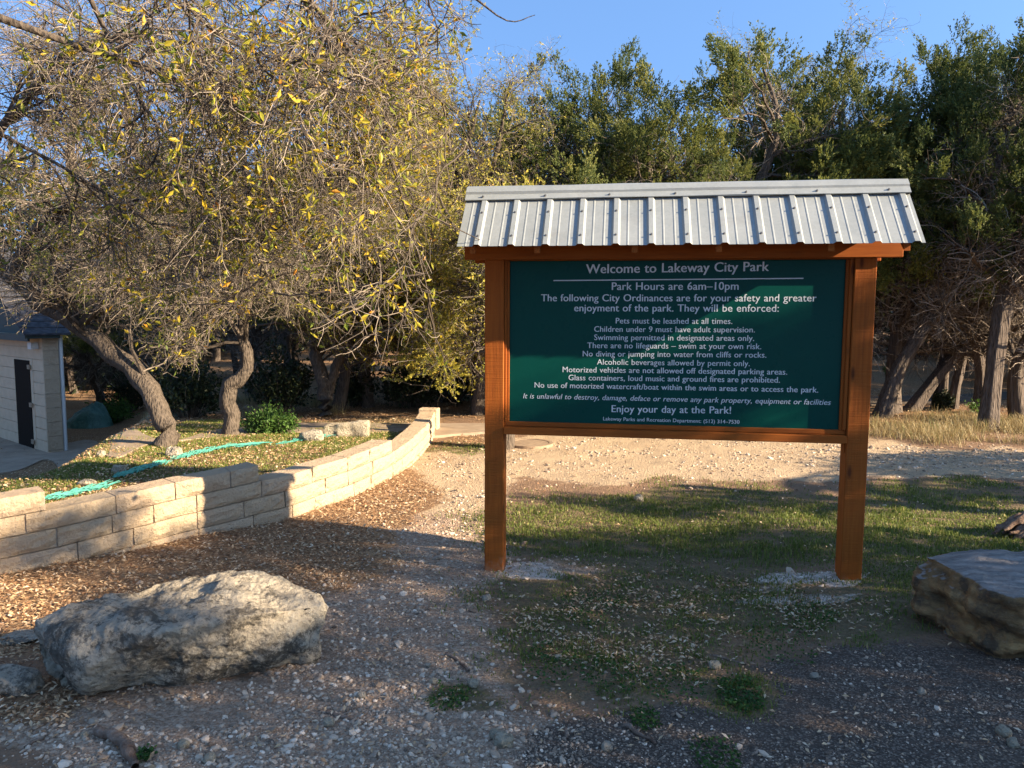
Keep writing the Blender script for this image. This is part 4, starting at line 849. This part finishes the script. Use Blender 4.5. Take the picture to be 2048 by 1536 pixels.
def juniper_proto(label, seed, Ht=6.0, wd=1.9, lean=(0, 0), lowbare=.28, trunk=None, base=None, group=None, dens=1., name='juniper_tree', dark=1.0, nl=34, bare=.36, dead=1.):
    """an Ashe juniper: shreddy trunk, upswept limbs, dense plumes of scale foliage, dead inner twigs"""
    rj = np.random.default_rng(seed); base = np.zeros(3) if base is None else np.asarray(base)
    root = thing(name, label, 'tree', tuple(base), group); tm = MB()
    if trunk is None:
        pts = [np.array([lean[0]*f*Ht+.14*rj.normal()*(f > 0)*(f < 1), lean[1]*f*Ht+.14*rj.normal()*(f > 0)*(f < 1), f*Ht*.93-.12*(f == 0)]) for f in (0, .15, .35, .55, .8, 1)]; rad = np.array([.13, .105, .095, .075, .045, .012])
        trunk = (np.array(pts)+base, rad)
    P, R = smooth_path(trunk[0], trunk[1], 26); R = R*(1+.35*np.exp(-np.linspace(0, 26, 26)/1.6)); tubes(tm, P[None], R[None], 26, 0, None, rj, .2)
    L1, r1 = grow(P[None], R[None], nl, rj, (lowbare, .95), (45, 85), (.6, 1.), 9, .5, -.06, .17, .25, .05); r1 = np.clip(r1, .008, .05)
    # shorten with height so the crown tapers
    hz = (L1[:, 0, 2]-base[2])/Ht; sc_ = (wd*1.12*np.sqrt(np.clip(1.06-hz**2.2, .07, 1))*rj.uniform(.75, 1.1, len(L1)))[:, None, None]; L1 = L1[:, :1]+(L1-L1[:, :1])*sc_
    tubes(tm, L1, r1, 7, 0, None, rj, .1)
    tm.build('trunk', MAT['junbark'], root, smooth=True, loc=tuple(base))
    cm = MB(); L2, r2 = grow(L1, r1, int(200*dens), rj, (.25, 1), (25, 65), (.3, .8), 6, .45, -.14, .2, .3, .15); r2 = np.clip(r2, .004, .016); tubes(cm, L2, r2, 4, 0, rj.random(len(L2))*.4)
    dt, dr = grow(np.concatenate([L1]), r1, int(620*dead), rj, (.02, .75), (40, 100), (.3, .95), 6, .3, .05, .28, .4); dr = np.clip(dr, .0025, .006); tubes(cm, dt, dr, 3, 0, .25+.75*rj.random(len(dt)))
    dt2, dr2 = grow(dt, dr, int(1900*dead), rj, (.2, 1), (30, 80), (.1, .3), 4, .6, .03, .25, .5); tubes(cm, dt2, np.clip(dr2, .0016, .003), 3, 0, .4+.6*rj.random(len(dt2)))
    # plumes
    src = np.concatenate([L2[:, -1], L2[::2, 3], L1[:, -1], P[-2:]]); sd_ = np.concatenate([L2[:, -1]-L2[:, -2], L2[::2, 3]-L2[::2, 2], L1[:, -1]-L1[:, -2], np.tile([[0, 0, 1.]], (2, 1))])
    sd_ = unit(unit(sd_)+np.array([0, 0, .28])); okz = src[:, 2]-base[2] > Ht*bare; src, sd_ = src[okz], sd_[okz]; npl = len(src); cl = rj.random(npl); cs = rj.uniform(.6, 1.15, npl)
    ns = 24; k = np.repeat(np.arange(npl), ns); n = len(k); ln = rj.uniform(.10, .22, n)
    al = rj.random(n)**.8*.42-.10; rad = .17*(1-np.clip(al, 0, .4)/.42*.8); e = rj.normal(size=(n, 3)); e = unit(e-(e*sd_[k]).sum(1, keepdims=True)*sd_[k])*(rj.random(n)**.5*rad)[:, None]
    s0 = src[k]+(sd_[k]*al[:, None]+e)*cs[k][:, None]; d = unit(sd_[k]*.9+e*3.5+rj.normal(size=(n, 3))*.25)
    nb = max(8, int(13*dens)); kk = np.repeat(np.arange(n), nb); m = len(kk); t = rj.uniform(.0, 1, m)
    C = s0[kk]+d[kk]*(ln[kk]*cs[k][kk]*t)[:, None]+rj.normal(size=(m, 3))*.010; D = unit(d[kk]+rj.normal(size=(m, 3))*.6*(1.15-t)[:, None]); s = rj.uniform(.026, .05, m)
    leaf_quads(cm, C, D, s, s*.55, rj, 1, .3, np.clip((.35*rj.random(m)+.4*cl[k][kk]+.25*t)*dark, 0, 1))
    cm.build('crown', [MAT['twig'], MAT['junleaf']], root, loc=tuple(base)); return root
def trees_right():
    grp = 'junipers along the lot edge'
    def trunked(pxs, rads, label, seed, Ht, wd, lowbare, dens=1., dd=None):
        g, d = first_dep(*pxs[0]); pts = pxlimb(d, pxs, dd); pts[0] = pts[0]-[0, 0, .1]
        return juniper_proto(label, seed, Ht, wd, (0, 0), lowbare, (pts, np.array(rads)*d/FPX), g, grp, dens, dark=.72, bare=.53, dead=1.9, nl=44)  # foliage colour toned down to stand for the weaker light on the right
    trunked([(1972, 858), (1982, 790), (1992, 700), (2005, 620), (2018, 565), (1998, 515), (1985, 430), (1990, 350), (2015, 260), (2025, 190)], [16, 14, 14.5, 15.5, 15, 11, 9, 7, 5, 2], 'juniper with a pale stringy trunk at the right edge of the dry grass', 201, 5.6, 1.9, .28, 1.2)
    trunked([(1762, 835), (1795, 745), (1845, 660), (1880, 600), (1895, 500), (1890, 380), (1885, 230), (1885, 130)], [14, 12, 11.5, 10.5, 10, 8, 5, 2], 'juniper leaning right just beyond the right post', 202, 5.8, 1.4, .30, 1.1)
    trunked([(1815, 822), (1880, 745), (1945, 675), (2010, 600), (2080, 480), (2120, 300), (2110, 150)], [11, 10, 9.5, 9, 8, 5, 2], 'juniper whose thin trunk slants steeply to the right', 203, 6, 1.7, .32)
    trunked([(1903, 818), (1912, 770), (1925, 705), (1930, 600), (1915, 480), (1900, 350)], [9, 8, 8, 7, 5, 2], 'slim pale juniper stem between the two slanting trunks', 204, 4.5, 1.1, .6, .6)
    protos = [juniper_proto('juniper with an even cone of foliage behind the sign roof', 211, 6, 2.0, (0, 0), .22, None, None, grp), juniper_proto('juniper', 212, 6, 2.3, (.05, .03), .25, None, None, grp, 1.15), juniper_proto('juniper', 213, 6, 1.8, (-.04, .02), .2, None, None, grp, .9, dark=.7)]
    rj = np.random.default_rng(77); HT = [max(float(np.array([v[:] for v in [c.bound_box[i] for i in range(8)]])[:, 2].max()) for c in p.children)-.12 for p in protos]
    tops = [(1125, 118, 14.5, 0, 'juniper with the left of two pointed tops over the roof'), (1192, 108, 15.5, 2, 'juniper with the right of two pointed tops over the roof'), (1035, 215, 15.5, 1, 'juniper rising just left of the twin pointed tops'), (1335, 112, 14.8, 0, 'juniper topping out above the middle of the sign roof'), (1255, 205, 13.4, 1, 'bushy juniper filling the gap right of the twin tops'),
            (1510, 92, 14.4, 1, 'tall juniper with airy limbs above the right of the roof'), (1625, 105, 14.8, 0, 'broad tall juniper right of the pale oak top'), (1690, 112, 15.6, 2, 'juniper bordering the patch of sky over the right post'), (1790, 190, 14.6, 1, 'shorter juniper in front of the sky gap on the right'),
            (985, 215, 18., 2, 'dark narrow juniper peeking out left of the roof'), (1390, 240, 12.8, 0, 'low juniper close behind the middle of the roof'), (2050, 45, 13.5, 2, 'tall dark juniper cut by the right picture edge'), (1965, 160, 14.5, 0, 'juniper behind the pale stringy trunk'), (1885, 78, 15.2, 2, 'tall dark juniper standing apart by the sky gap on the right')]
    used = set()
    for i, (px, py, dep, k, lab) in enumerate(tops):
        p = atdep(px, 700, dep); zg = float(base_h(p[0], p[1])); zt = atdep(px, py, dep)[2]; s = (zt-zg)/HT[k]
        sxy = s*rj.uniform(.8, 1.2)
        if k not in used:
            o = protos[k]; used.add(k); o.location = (p[0], p[1], zg); o.rotation_euler = (0, 0, rj.uniform(0, 6.28)); o.scale = (sxy, sxy, s); o['label'] = lab
        else: copy_tree(protos[k], (p[0], p[1], zg), rj.uniform(0, 6.28), (sxy, sxy, s), lab, grp)
    # the wood behind: everything further back shares a label
    n = 0
    for row, (y0, cnt, x0, x1) in enumerate(((9.5, 9, -14, 1), (13, 9, -17, 2), (17, 12, -22, 16), (22, 13, -27, 22), (28, 14, -34, 28))):
        for i in range(cnt):
            x = x0+(x1-x0)*(i+rj.uniform(.1, .9))/cnt; y = y0+rj.uniform(-1.3, 1.3); s = rj.uniform(.62, .86)*(1.1 if x < -2 else 1)
            if x < -8 and y < 12: continue
            copy_tree(protos[int(rj.integers(3))], (x, y, float(base_h(x, y))), rj.uniform(0, 6.28), (s*1.1, s*1.1, s), 'dark juniper standing in the shaded wood behind the lot', 'junipers deep in the wood'); n += 1
    for i in range(22):                                   # the wood goes on to the right of the picture
        x, y, s = rj.uniform(11, 27), rj.uniform(9.6, 20), rj.uniform(.7, .9); copy_tree(protos[int(rj.integers(3))], (x, y, float(base_h(x, y))), rj.uniform(0, 6.28), (s*1.15, s*1.15, s), 'dark juniper standing in the shaded wood behind the lot', 'junipers deep in the wood')
    return protos
if exec_trees: PROTOS = trees_right()
def oaks_far():
    # pale oak top above the junipers and a pale bare-ish oak left of them
    for px, top, dep, seed, lab in ((1555, 60, 16.5, 301, 'pale sparse oak top showing above the tall junipers'), (955, 190, 14.0, 302, 'thin pale oak against the sky left of the roof'), (1010, 330, 10.5, 303, 'olive leafy oak behind the left end of the metal roof')):
        p = atdep(px, 700, dep); b = np.array([p[0], p[1], float(base_h(p[0], p[1]))]); zt = atdep(px, top, dep)[2]; h = zt-b[2]; rj = np.random.default_rng(seed); R = R0
        L = [([b-[0, 0, .1], b+[.1, 0, h*.3], b+[0, .1, h*.55], b+[.1, 0, h*.8]], np.array([.13, .1, .07, .03]))]
        for j in range(6):
            a = rj.uniform(0, 6.28); q = rj.uniform(.3, .6); L.append(([b+[.05, .05, h*q], b+[math.cos(a)*.5, math.sin(a)*.5, h*(q+.12)], b+[math.cos(a)*.9, math.sin(a)*.9, h*(q+.25)], b+[math.cos(a)*1.2, math.sin(a)*1.2, h*min(.97, q+.38)]], np.array([.06, .045, .03, .012])))
        oak('oak_tree', lab, 'tree', L, seed, 90, 800, 4500, 26000 if seed == 303 else 8000, (.03, .055), 'oakleaf', .05, (.4, 1.1), (.3, .7), base=b, group='oaks beyond the lot', lrange=(.3, 1.), up=.25, cull=None)
if exec_trees: oaks_far()

# trees right of the camera that shade the foreground (they stand off to the right where the sun comes from)
def shade_trees():
    rj = np.random.default_rng(500)
    YB = [(-400, 1290), (0, 1275), (230, 1205), (255, 1112), (400, 1068), (560, 1040), (720, 1062), (850, 1095), (970, 1112), (1010, 1085), (1150, 1066), (1300, 1062), (1500, 1056), (1660, 1050), (1760, 1062), (1900, 1075), (2048, 1090), (2600, 1100)]
    xs = np.arange(-4.5, 7, .2); ys = np.arange(-7, 6.5, .2); X, Y = np.meshgrid(xs, ys); X = X.ravel()+rj.normal(size=X.size)*.06; Y = Y.ravel()+rj.normal(size=Y.size)*.06
    Z = base_h(X, Y); px, py, dep = proj(np.stack([X, Y, Z], -1)); behind = dep < .6
    yb = np.interp(px, [a for a, b in YB], [b for a, b in YB]); pr = np.where(behind, 1., sstep(-12, 25, py-yb))
    E = lambda cx, cy, rx, ry: ell(px, py, cx, cy, rx, ry, .3)
    for e, a in (((1420, 1012, 260, 22), .85), ((1900, 930, 190, 26), .95), ((1950, 985, 160, 18), .9), ((1120, 1000, 60, 8), .6), ((2200, 960, 160, 60), 1.)): pr = np.maximum(pr, a*E(*e)*(~behind))
    for e, a in (((690, 1160, 60, 20), .8), ((520, 1185, 110, 32), .65), ((300, 1318, 70, 22), .7), ((880, 1245, 120, 12), .5), ((700, 1345, 70, 22), .5), ((930, 1485, 160, 14), .5), ((1950, 1032, 110, 20), .9), ((1560, 1030, 120, 12), .9), ((1230, 1045, 130, 10), .7), ((1180, 1335, 60, 14), .5)): pr = np.where(behind, pr, pr*(1-a*E(*e)))
    for cx, cy, rx, ry, zz, a in ((510, 1178, 170, 42, .43, .9), (590, 1240, 90, 35, .25, .9), (330, 1310, 130, 40, .12, 1), (110, 1250, 50, 25, .38, .9)):
        G = atz(cx, cy, zz); G = G-SUN/SUN[2]*zz; m = (G-CAM)@F0/FPX; pr = pr*(1-a*(1-sstep(.7, 1.3, np.sqrt(((X-G[0])/(rx*m))**2+((Y-G[1])/(ry*m*2.2))**2))))
    keep = (rj.random(len(X)) < pr*.95) & (X > -4.4)
    X, Y, Z = X[keep], Y[keep], Z[keep]; Ls = SUN/SUN[0]
    for cx, cy, r, zz, c in ((135, 1072, .15, .28, 7), (232, 1032, .09, .36, 4), (190, 1095, .16, .12, 6), (285, 1062, .08, .2, 2), (95, 1108, .12, .1, 3), (1575, 770, .07, 2, 4), (1480, 705, .06, 2, 3), (1600, 680, .05, 2, 2), (1250, 800, .07, 2, 3)):
        G = atz(cx, cy, zz) if zz < 1 else aty(cx, cy, .055); X = np.concatenate([X, G[0]+rj.normal(size=c)*r*.6]); Y = np.concatenate([Y, G[1]+rj.normal(size=c)*r]); Z = np.concatenate([Z, G[2]+rj.normal(size=c)*r*.4])
    xc = rj.uniform(8.5, 13.5, len(X)); t = xc-X; C = np.stack([X, Y, Z+.03], -1)+Ls*t[:, None]
    trunks = np.array([[10.5, -7.3], [11.5, -4.3], [10.8, -1.6], [12.5, .6]]); who = np.argmin(((C[:, None, :2]-trunks[None])**2).sum(-1), 1)
    labs = ['shade oak standing off to the right behind the viewer', 'shade oak off to the right of the viewer, level with the dark gravel', 'shade oak off to the right of the ochre boulder', 'shade oak off to the right beyond the stump']
    for i, tr in enumerate(trunks):
        c = C[who == i]
        if len(c) == 0: continue
        b = np.array([tr[0], tr[1], 0.]); root = thing('shade_oak', labs[i], 'tree', tuple(b), 'oaks off to the right'); tm = MB(); top = b+[.3, .1, 4.6]
        P, R = smooth_path([b-[0, 0, .2], b+[.1, .1, 1.5], b+[0, .1, 3.2], top], [.24, .19, .16, .08], 16); tubes(tm, P[None], R[None], 12, 0, None, rj, .08)
        pick = c[rj.choice(len(c), min(26, len(c)), replace=False)]
        for q in pick:
            s = P[rj.integers(5, 14)]; m = (s+q)/2+[0, 0, .3]; p2, r2 = smooth_path([s, m, q], [.05, .03, .01], 8); tubes(tm, p2[None], r2[None], 6, 0)
        tm.build('trunk', MAT['oakbark'], root, smooth=True, loc=tuple(b))
        cm = MB(); nl = 42; k = np.repeat(np.arange(len(c)), nl); off = unit(rj.normal(size=(len(k), 3)))*(rj.random((len(k), 1))**.5)*.24
        s = rj.uniform(.06, .12, len(k)); leaf_quads(cm, c[k]+off, rj.normal(size=(len(k), 3)), s, s*.55, rj, 0, .2); cm.build('crown', MAT['oakleaf'], root, loc=tuple(b))
shade_trees()

# ------------------------------------------------------------------ shrubs and small plants
def shrub(name, label, px, py, wpx, hpx, seed, mat, nst=60, nlf=2600, ls=(.03, .06), cat='bush', group=None, twigs=10, spread=1.):
    g, d = first_dep(px, py); m = d/FPX; w, h = wpx*m, hpx*m; rj = np.random.default_rng(seed); mb = MB(); c = np.zeros(3)+g
    a = rj.uniform(0, 6.28, nst); rr = np.sqrt(rj.random(nst)); e = np.stack([np.cos(a)*rr*w/2, np.sin(a)*rr*w/2*.8, h*np.sqrt(np.clip(1.02-rr**2*.85, .1, 1))*rj.uniform(.6, 1.05, nst)], -1)
    s = np.stack([np.cos(a)*rr*w*.12, np.sin(a)*rr*w*.12, 0*a], -1); t = np.linspace(0, 1, 6)[None, :, None]; P = g+s[:, None]*(1-t)+e[:, None]*t+rj.normal(size=(nst, 6, 3))*.02*t; tubes(mb, P, np.linspace(.006, .002, 6)[None]*np.ones((nst, 1)), 4, 0, rj.random(nst)*.6)
    k = rj.integers(0, nst, nlf); tt = rj.uniform(.35, 1., nlf)*4.99; i = tt.astype(int); f = (tt-i)[:, None]; C = P[k, i]*(1-f)+P[k, i+1]*f+rj.normal(size=(nlf, 3))*.045*max(.5, w); D = rj.normal(size=(nlf, 3))+[0, 0, .4]; z = rj.uniform(*ls, nlf)
    leaf_quads(mb, C, D, z, z*.5, rj, 1, .2)
    o = mb.build(name, [MAT['twig'], MAT[mat]], loc=tuple(g)); return tag(o, label, cat, group)
def plants():
    shrub('bush', 'bright green leafy bush beside the twisted oak', 540, 868, 118, 56, 601, 'shrubleaf', 90, 4200, (.03, .06))
    shrub('bush', 'fresh green shrub glowing behind the right post', 1788, 752, 44, 34, 602, 'shrubleaf', 40, 1300, (.05, .09))
    shrub('bush', 'dark green shrub at the foot of the slim pale stem', 1888, 822, 46, 46, 603, 'darkleaf', 40, 1500, (.04, .07))
    shrub('seedling', 'thin light green seedling in the dry grass at the right', 1942, 828, 26, 44, 604, 'shrubleaf', 7, 90, (.05, .08), 'plant')
    shrub('bush', 'sunlit yellow-green bush beyond the tarpaulin', 225, 845, 110, 50, 605, 'shrubleaf', 60, 2200, (.07, .12))
    shrub('bush', 'dark ivy-like shrub in front of the forked oak', 705, 812, 90, 95, 606, 'darkleaf', 80, 3200, (.05, .09))
    rj = np.random.default_rng(61)
    for i, (px, py, w_, h_) in enumerate(((380, 835, 160, 130), (560, 830, 150, 150), (820, 815, 170, 120), (900, 805, 150, 140), (250, 830, 120, 130), (1000, 805, 170, 150), (1180, 800, 200, 150), (1400, 800, 220, 160), (1600, 795, 200, 150))):
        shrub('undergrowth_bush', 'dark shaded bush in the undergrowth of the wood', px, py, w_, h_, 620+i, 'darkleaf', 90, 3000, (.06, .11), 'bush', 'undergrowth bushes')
plants()
def treeline():
    rj = np.random.default_rng(700); mb = MB(); n = 90000; a = rj.uniform(-.95, .75, n); r = rj.uniform(33, 46, n); x = CAM[0]+np.sin(a)*r; y = CAM[1]+np.cos(a)*r
    z = rj.random(n)**1.1*(6.5+2.2*vnoise(a*40, a*0, 2)+1.5*vnoise(a*130, a*0, 5)); C = np.stack([x, y, z+base_h(x, y)], -1); s = rj.uniform(.25, .5, n); leaf_quads(mb, C, rj.normal(size=(n, 3))+[0, 0, .6], s, s*.5, rj, 0, .3)
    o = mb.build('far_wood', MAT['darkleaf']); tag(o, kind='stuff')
treeline()

# ------------------------------------------------------------------ ground scatter
def in_frame_pts(n, rj, power=1.6, far=12.5):
    """random ground points inside the view wedge, denser towards the viewer"""
    t = rj.random(n)**power; dep = 2.2+(far-2.2)*t; a = rj.uniform(-.74, .74, n); P = CAM[:2]+dep[:, None]*(unit(F0[:2][None])*1+a[:, None]*R0[:2][None]); return P[:, 0], P[:, 1], dep
ICO = None
def stones_mesh(P, s, rj, mb, rnd, flat=.6):
    global ICO
    if ICO is None:
        bm = bmesh.new(); bmesh.ops.create_icosphere(bm, subdivisions=1, radius=1); ICO = (np.array([v.co[:] for v in bm.verts]), np.array([[v.index for v in f.verts] for f in bm.faces])); bm.free()
    V0, F = ICO; n = len(P); V = V0[None]*(1+rj.uniform(-.28, .28, (n, len(V0), 1))); V = V*np.stack([rj.uniform(.7, 1.2, n), rj.uniform(.7, 1.2, n), rj.uniform(.4, .8, n)], -1)[:, None]*s[:, None, None]
    a = rj.uniform(0, 6.28, n); c, sn = np.cos(a)[:, None], np.sin(a)[:, None]; X = V[..., 0]*c-V[..., 1]*sn; Y = V[..., 0]*sn+V[..., 1]*c; b = rj.normal(size=(n, 1))*.3; Zz = V[..., 2]+X*b
    V = np.stack([X, Y, Zz], -1)+P[:, None]; idx = (F[None]+(np.arange(n)*len(V0))[:, None, None]).reshape(-1, 3); mb.add(V.reshape(-1, 3), None, idx, 0, np.repeat(rnd, len(V0)))
def scatter():
    rj = np.random.default_rng(900)
    # gravel
    x, y, d = in_frame_pts(150000, rj, power=1.9); z, _ = zones(x, y); pr = np.clip(z['peb']*.62+z['asph']*.45+z['tan']*.35+z['white']*1.6+.10*(1-z['grass']), 0, 1)*(wall_s(x, y) < -.05)*(1-.6*z['leaf'])*(1-.75*z['grass']); cl = fbm(x*2.2, y*2.2, 71); pr = pr*sstep(.32, .6, cl+.15*z['peb'])
    k = rj.random(len(x)) < pr; x, y, d = x[k], y[k], d[k]; zz = {a: b[k] for a, b in z.items()}
    s = .003+.012*rj.random(len(x))**3.4+.022*(rj.random(len(x)) > .97)*rj.random(len(x))**1.5; s = s*(1+.10*np.clip(d-4, 0, 6)); s *= (1-.35*zz['asph']); P = np.stack([x, y, height(x, y)+s*.15], -1); rn = np.clip(rj.normal(.55, .24, len(x))-.22*zz['asph']*(rj.random(len(x)) > .25)+.2*zz['white'], 0, 1)
    mb = MB(); stones_mesh(P, s, rj, mb, rn); o = mb.build('gravel', MAT['gravel'], smooth=False); tag(o, kind='stuff')
    # fallen leaves
    x, y, d = in_frame_pts(380000, rj, power=1.3, far=19); z, _ = zones(x, y); s_ = wall_s(x, y); pr = np.clip(z['leaf']*.62+.05, 0, 1)*((s_ < -.02) | (s_ > .26))*(1-.5*z['asph']); pr = pr*np.where(s_ < 0, .12+.88*sstep(.40, .62, fbm(x*2.2, y*2.2, 81)*.7+fbm(x*8, y*8, 83)*.3+.12*(z['leaf'] > .8)), 1.)
    k = rj.random(len(x)) < pr; x, y, d = x[k], y[k], d[k]; n = len(x); P = np.stack([x, y, height(x, y)+rj.uniform(.004, .02, n)], -1); a = rj.uniform(0, 6.28, n); D = np.stack([np.cos(a), np.sin(a), rj.normal(size=n)*.25], -1); s = rj.uniform(.015, .038, n)*(1+.05*np.clip(d-4, 0, 6)); Sd = np.stack([-np.sin(a), np.cos(a), rj.normal(size=n)*.35], -1); wd = s*rj.uniform(.3, .5, n)
    up = np.array([0, 0, 1.])*(wd*.35)[:, None]; V = np.stack([P, P+D*s[:, None]*.5+Sd*wd[:, None]*.5+up, P+D*s[:, None]+up*.8, P+D*s[:, None]*.5-Sd*wd[:, None]*.5+up], 1)
    far_leaf = zones(x, y)[0]; rn = np.clip(rj.normal(.5, .26, n)+.16*(y < -.5)*(x > -.8), 0, 1); mb = MB(); mb.add(V.reshape(-1, 3), np.arange(4*n).reshape(n, 4), None, 0, np.repeat(rn, 4)); o = mb.build('leaf_litter', MAT['litter']); tag(o, kind='stuff')
    # grass
    def blades(x, y, h, wdt, mat, name, rn, lean=.5):
        n = len(x); P = np.stack([x, y, height(x, y)-.004], -1); a = rj.uniform(0, 6.28, n); D = np.stack([np.cos(a), np.sin(a), 0*a], -1); S = np.stack([-np.sin(a), np.cos(a), 0*a], -1); l = rj.random(n)[:, None]*lean; h = h[:, None]; wv = wdt[:, None]; up = np.array([0, 0, 1.])
        m = P+D*h*l*.35+up*h*.6; t = P+D*h*l+up*h*(1-.35*l); V = np.stack([P-S*wv, P+S*wv, m+S*wv*.7, m-S*wv*.7, t], 1); i = np.arange(n)[:, None]*5
        mb = MB(); mb.add(V.reshape(-1, 3), i+np.array([[0, 1, 2, 3]]), i+np.array([[3, 2, 4]]), 0, np.repeat(rn, 5)); o = mb.build(name, MAT[mat]); tag(o, kind='stuff')
    x, y, d = in_frame_pts(560000, rj, power=1.1); z, _ = zones(x, y); cl = sstep(.38, .6, fbm(x*1.8, y*1.8, 91)*.5+fbm(x*8, y*8, 95)*.5+.10*(z['grass']-.5)); pr = np.clip(z['grass'], 0, 1)*(cl*.95+.05)*((wall_s(x, y) < -.03) | (wall_s(x, y) > .26)); k = rj.random(len(x)) < pr; x, y, d, cl = x[k], y[k], d[k], cl[k]; n = len(x)
    h = (.010+.032*rj.random(n)**1.8)*(.6+.8*vnoise(x*3, y*3, 12))*(1+.25*(y > .3))*(1-.35*(wall_s(x, y) > 0)); blades(x, y, h, .0016+.0012*rj.random(n)+.00025*d, 'grass', 'grass', np.clip(rj.beta(2, 2.6, n)+.25*(rj.random(n) > .86)+.12*(wall_s(x, y) > 0), 0, 1), .9)
    x = rj.uniform(-7.5, -1.4, 230000); y = rj.uniform(-1.5, 6.8, 230000); s_ = wall_s(x, y); z, _ = zones(x, y); pr = np.clip(z['grass']*1.3, 0, 1)*sstep(.32, .55, fbm(x*1.6, y*1.6, 98)*.6+fbm(x*9, y*9, 99)*.4+.25*sstep(3.2, 5.2, y))*(s_ > .26)*(s_ < 4.2); k = rj.random(len(x)) < pr; x, y = x[k], y[k]; n = len(x)
    blades(x, y, .015+.04*rj.random(n)**1.5, .0028+.002*rj.random(n), 'grass', 'bank_grass', np.clip(.25+.75*rj.beta(2, 2, n), 0, 1), .8)
    # dry grass clumps by the junipers and beyond the bank
    x = rj.uniform(4.2, 12.5, 60000); y = rj.uniform(6.2, 11.5, 60000); z, _ = zones(x, y); k = rj.random(len(x)) < np.clip(z['dry'], 0, 1)*sstep(.35, .6, fbm(x*1.5, y*1.5, 55)); x, y = x[k], y[k]
    x2 = rj.uniform(-9, -4, 9000); y2 = rj.uniform(7.5, 10, 9000); k2 = fbm(x2*1.3, y2*1.3, 57) > .55; x = np.concatenate([x, x2[k2]]); y = np.concatenate([y, y2[k2]]); n = len(x)
    blades(x, y, .08+.24*rj.random(n)**1.4, .0028+.002*rj.random(n), 'dry', 'dry_grass', rj.random(n), 1.7)
    # clover weeds
    cs = [(1480, 1395, 45, 700), (1190, 1215, 70, 500), (1100, 1330, 60, 300), (1290, 1445, 30, 250), (1430, 1520, 50, 350), (555, 1295, 45, 300), (900, 1400, 40, 250), (1220, 1350, 60, 350), (1350, 1370, 60, 350), (600, 1275, 30, 160), (1560, 1290, 70, 300), (290, 1520, 16, 160), (1620, 1235, 50, 260)]
    mb = MB()
    for cx, cy, r, c in cs:
        g, dd = first_dep(cx, cy); m = dd/FPX; a = rj.uniform(0, 6.28, c); q = np.sqrt(rj.random(c))*r*m; x = g[0]+np.cos(a)*q; y = g[1]+np.sin(a)*q*1.6; P = np.stack([x, y, height(x, y)+rj.uniform(.004, .035, c)], -1); s = rj.uniform(.010, .022, c); D = rj.normal(size=(c, 3))*[1, 1, .35]; leaf_quads(mb, P, D, s, s*.7, rj, 0, .1)
    o = mb.build('clover_weeds', MAT['clover']); tag(o, kind='stuff')
scatter()
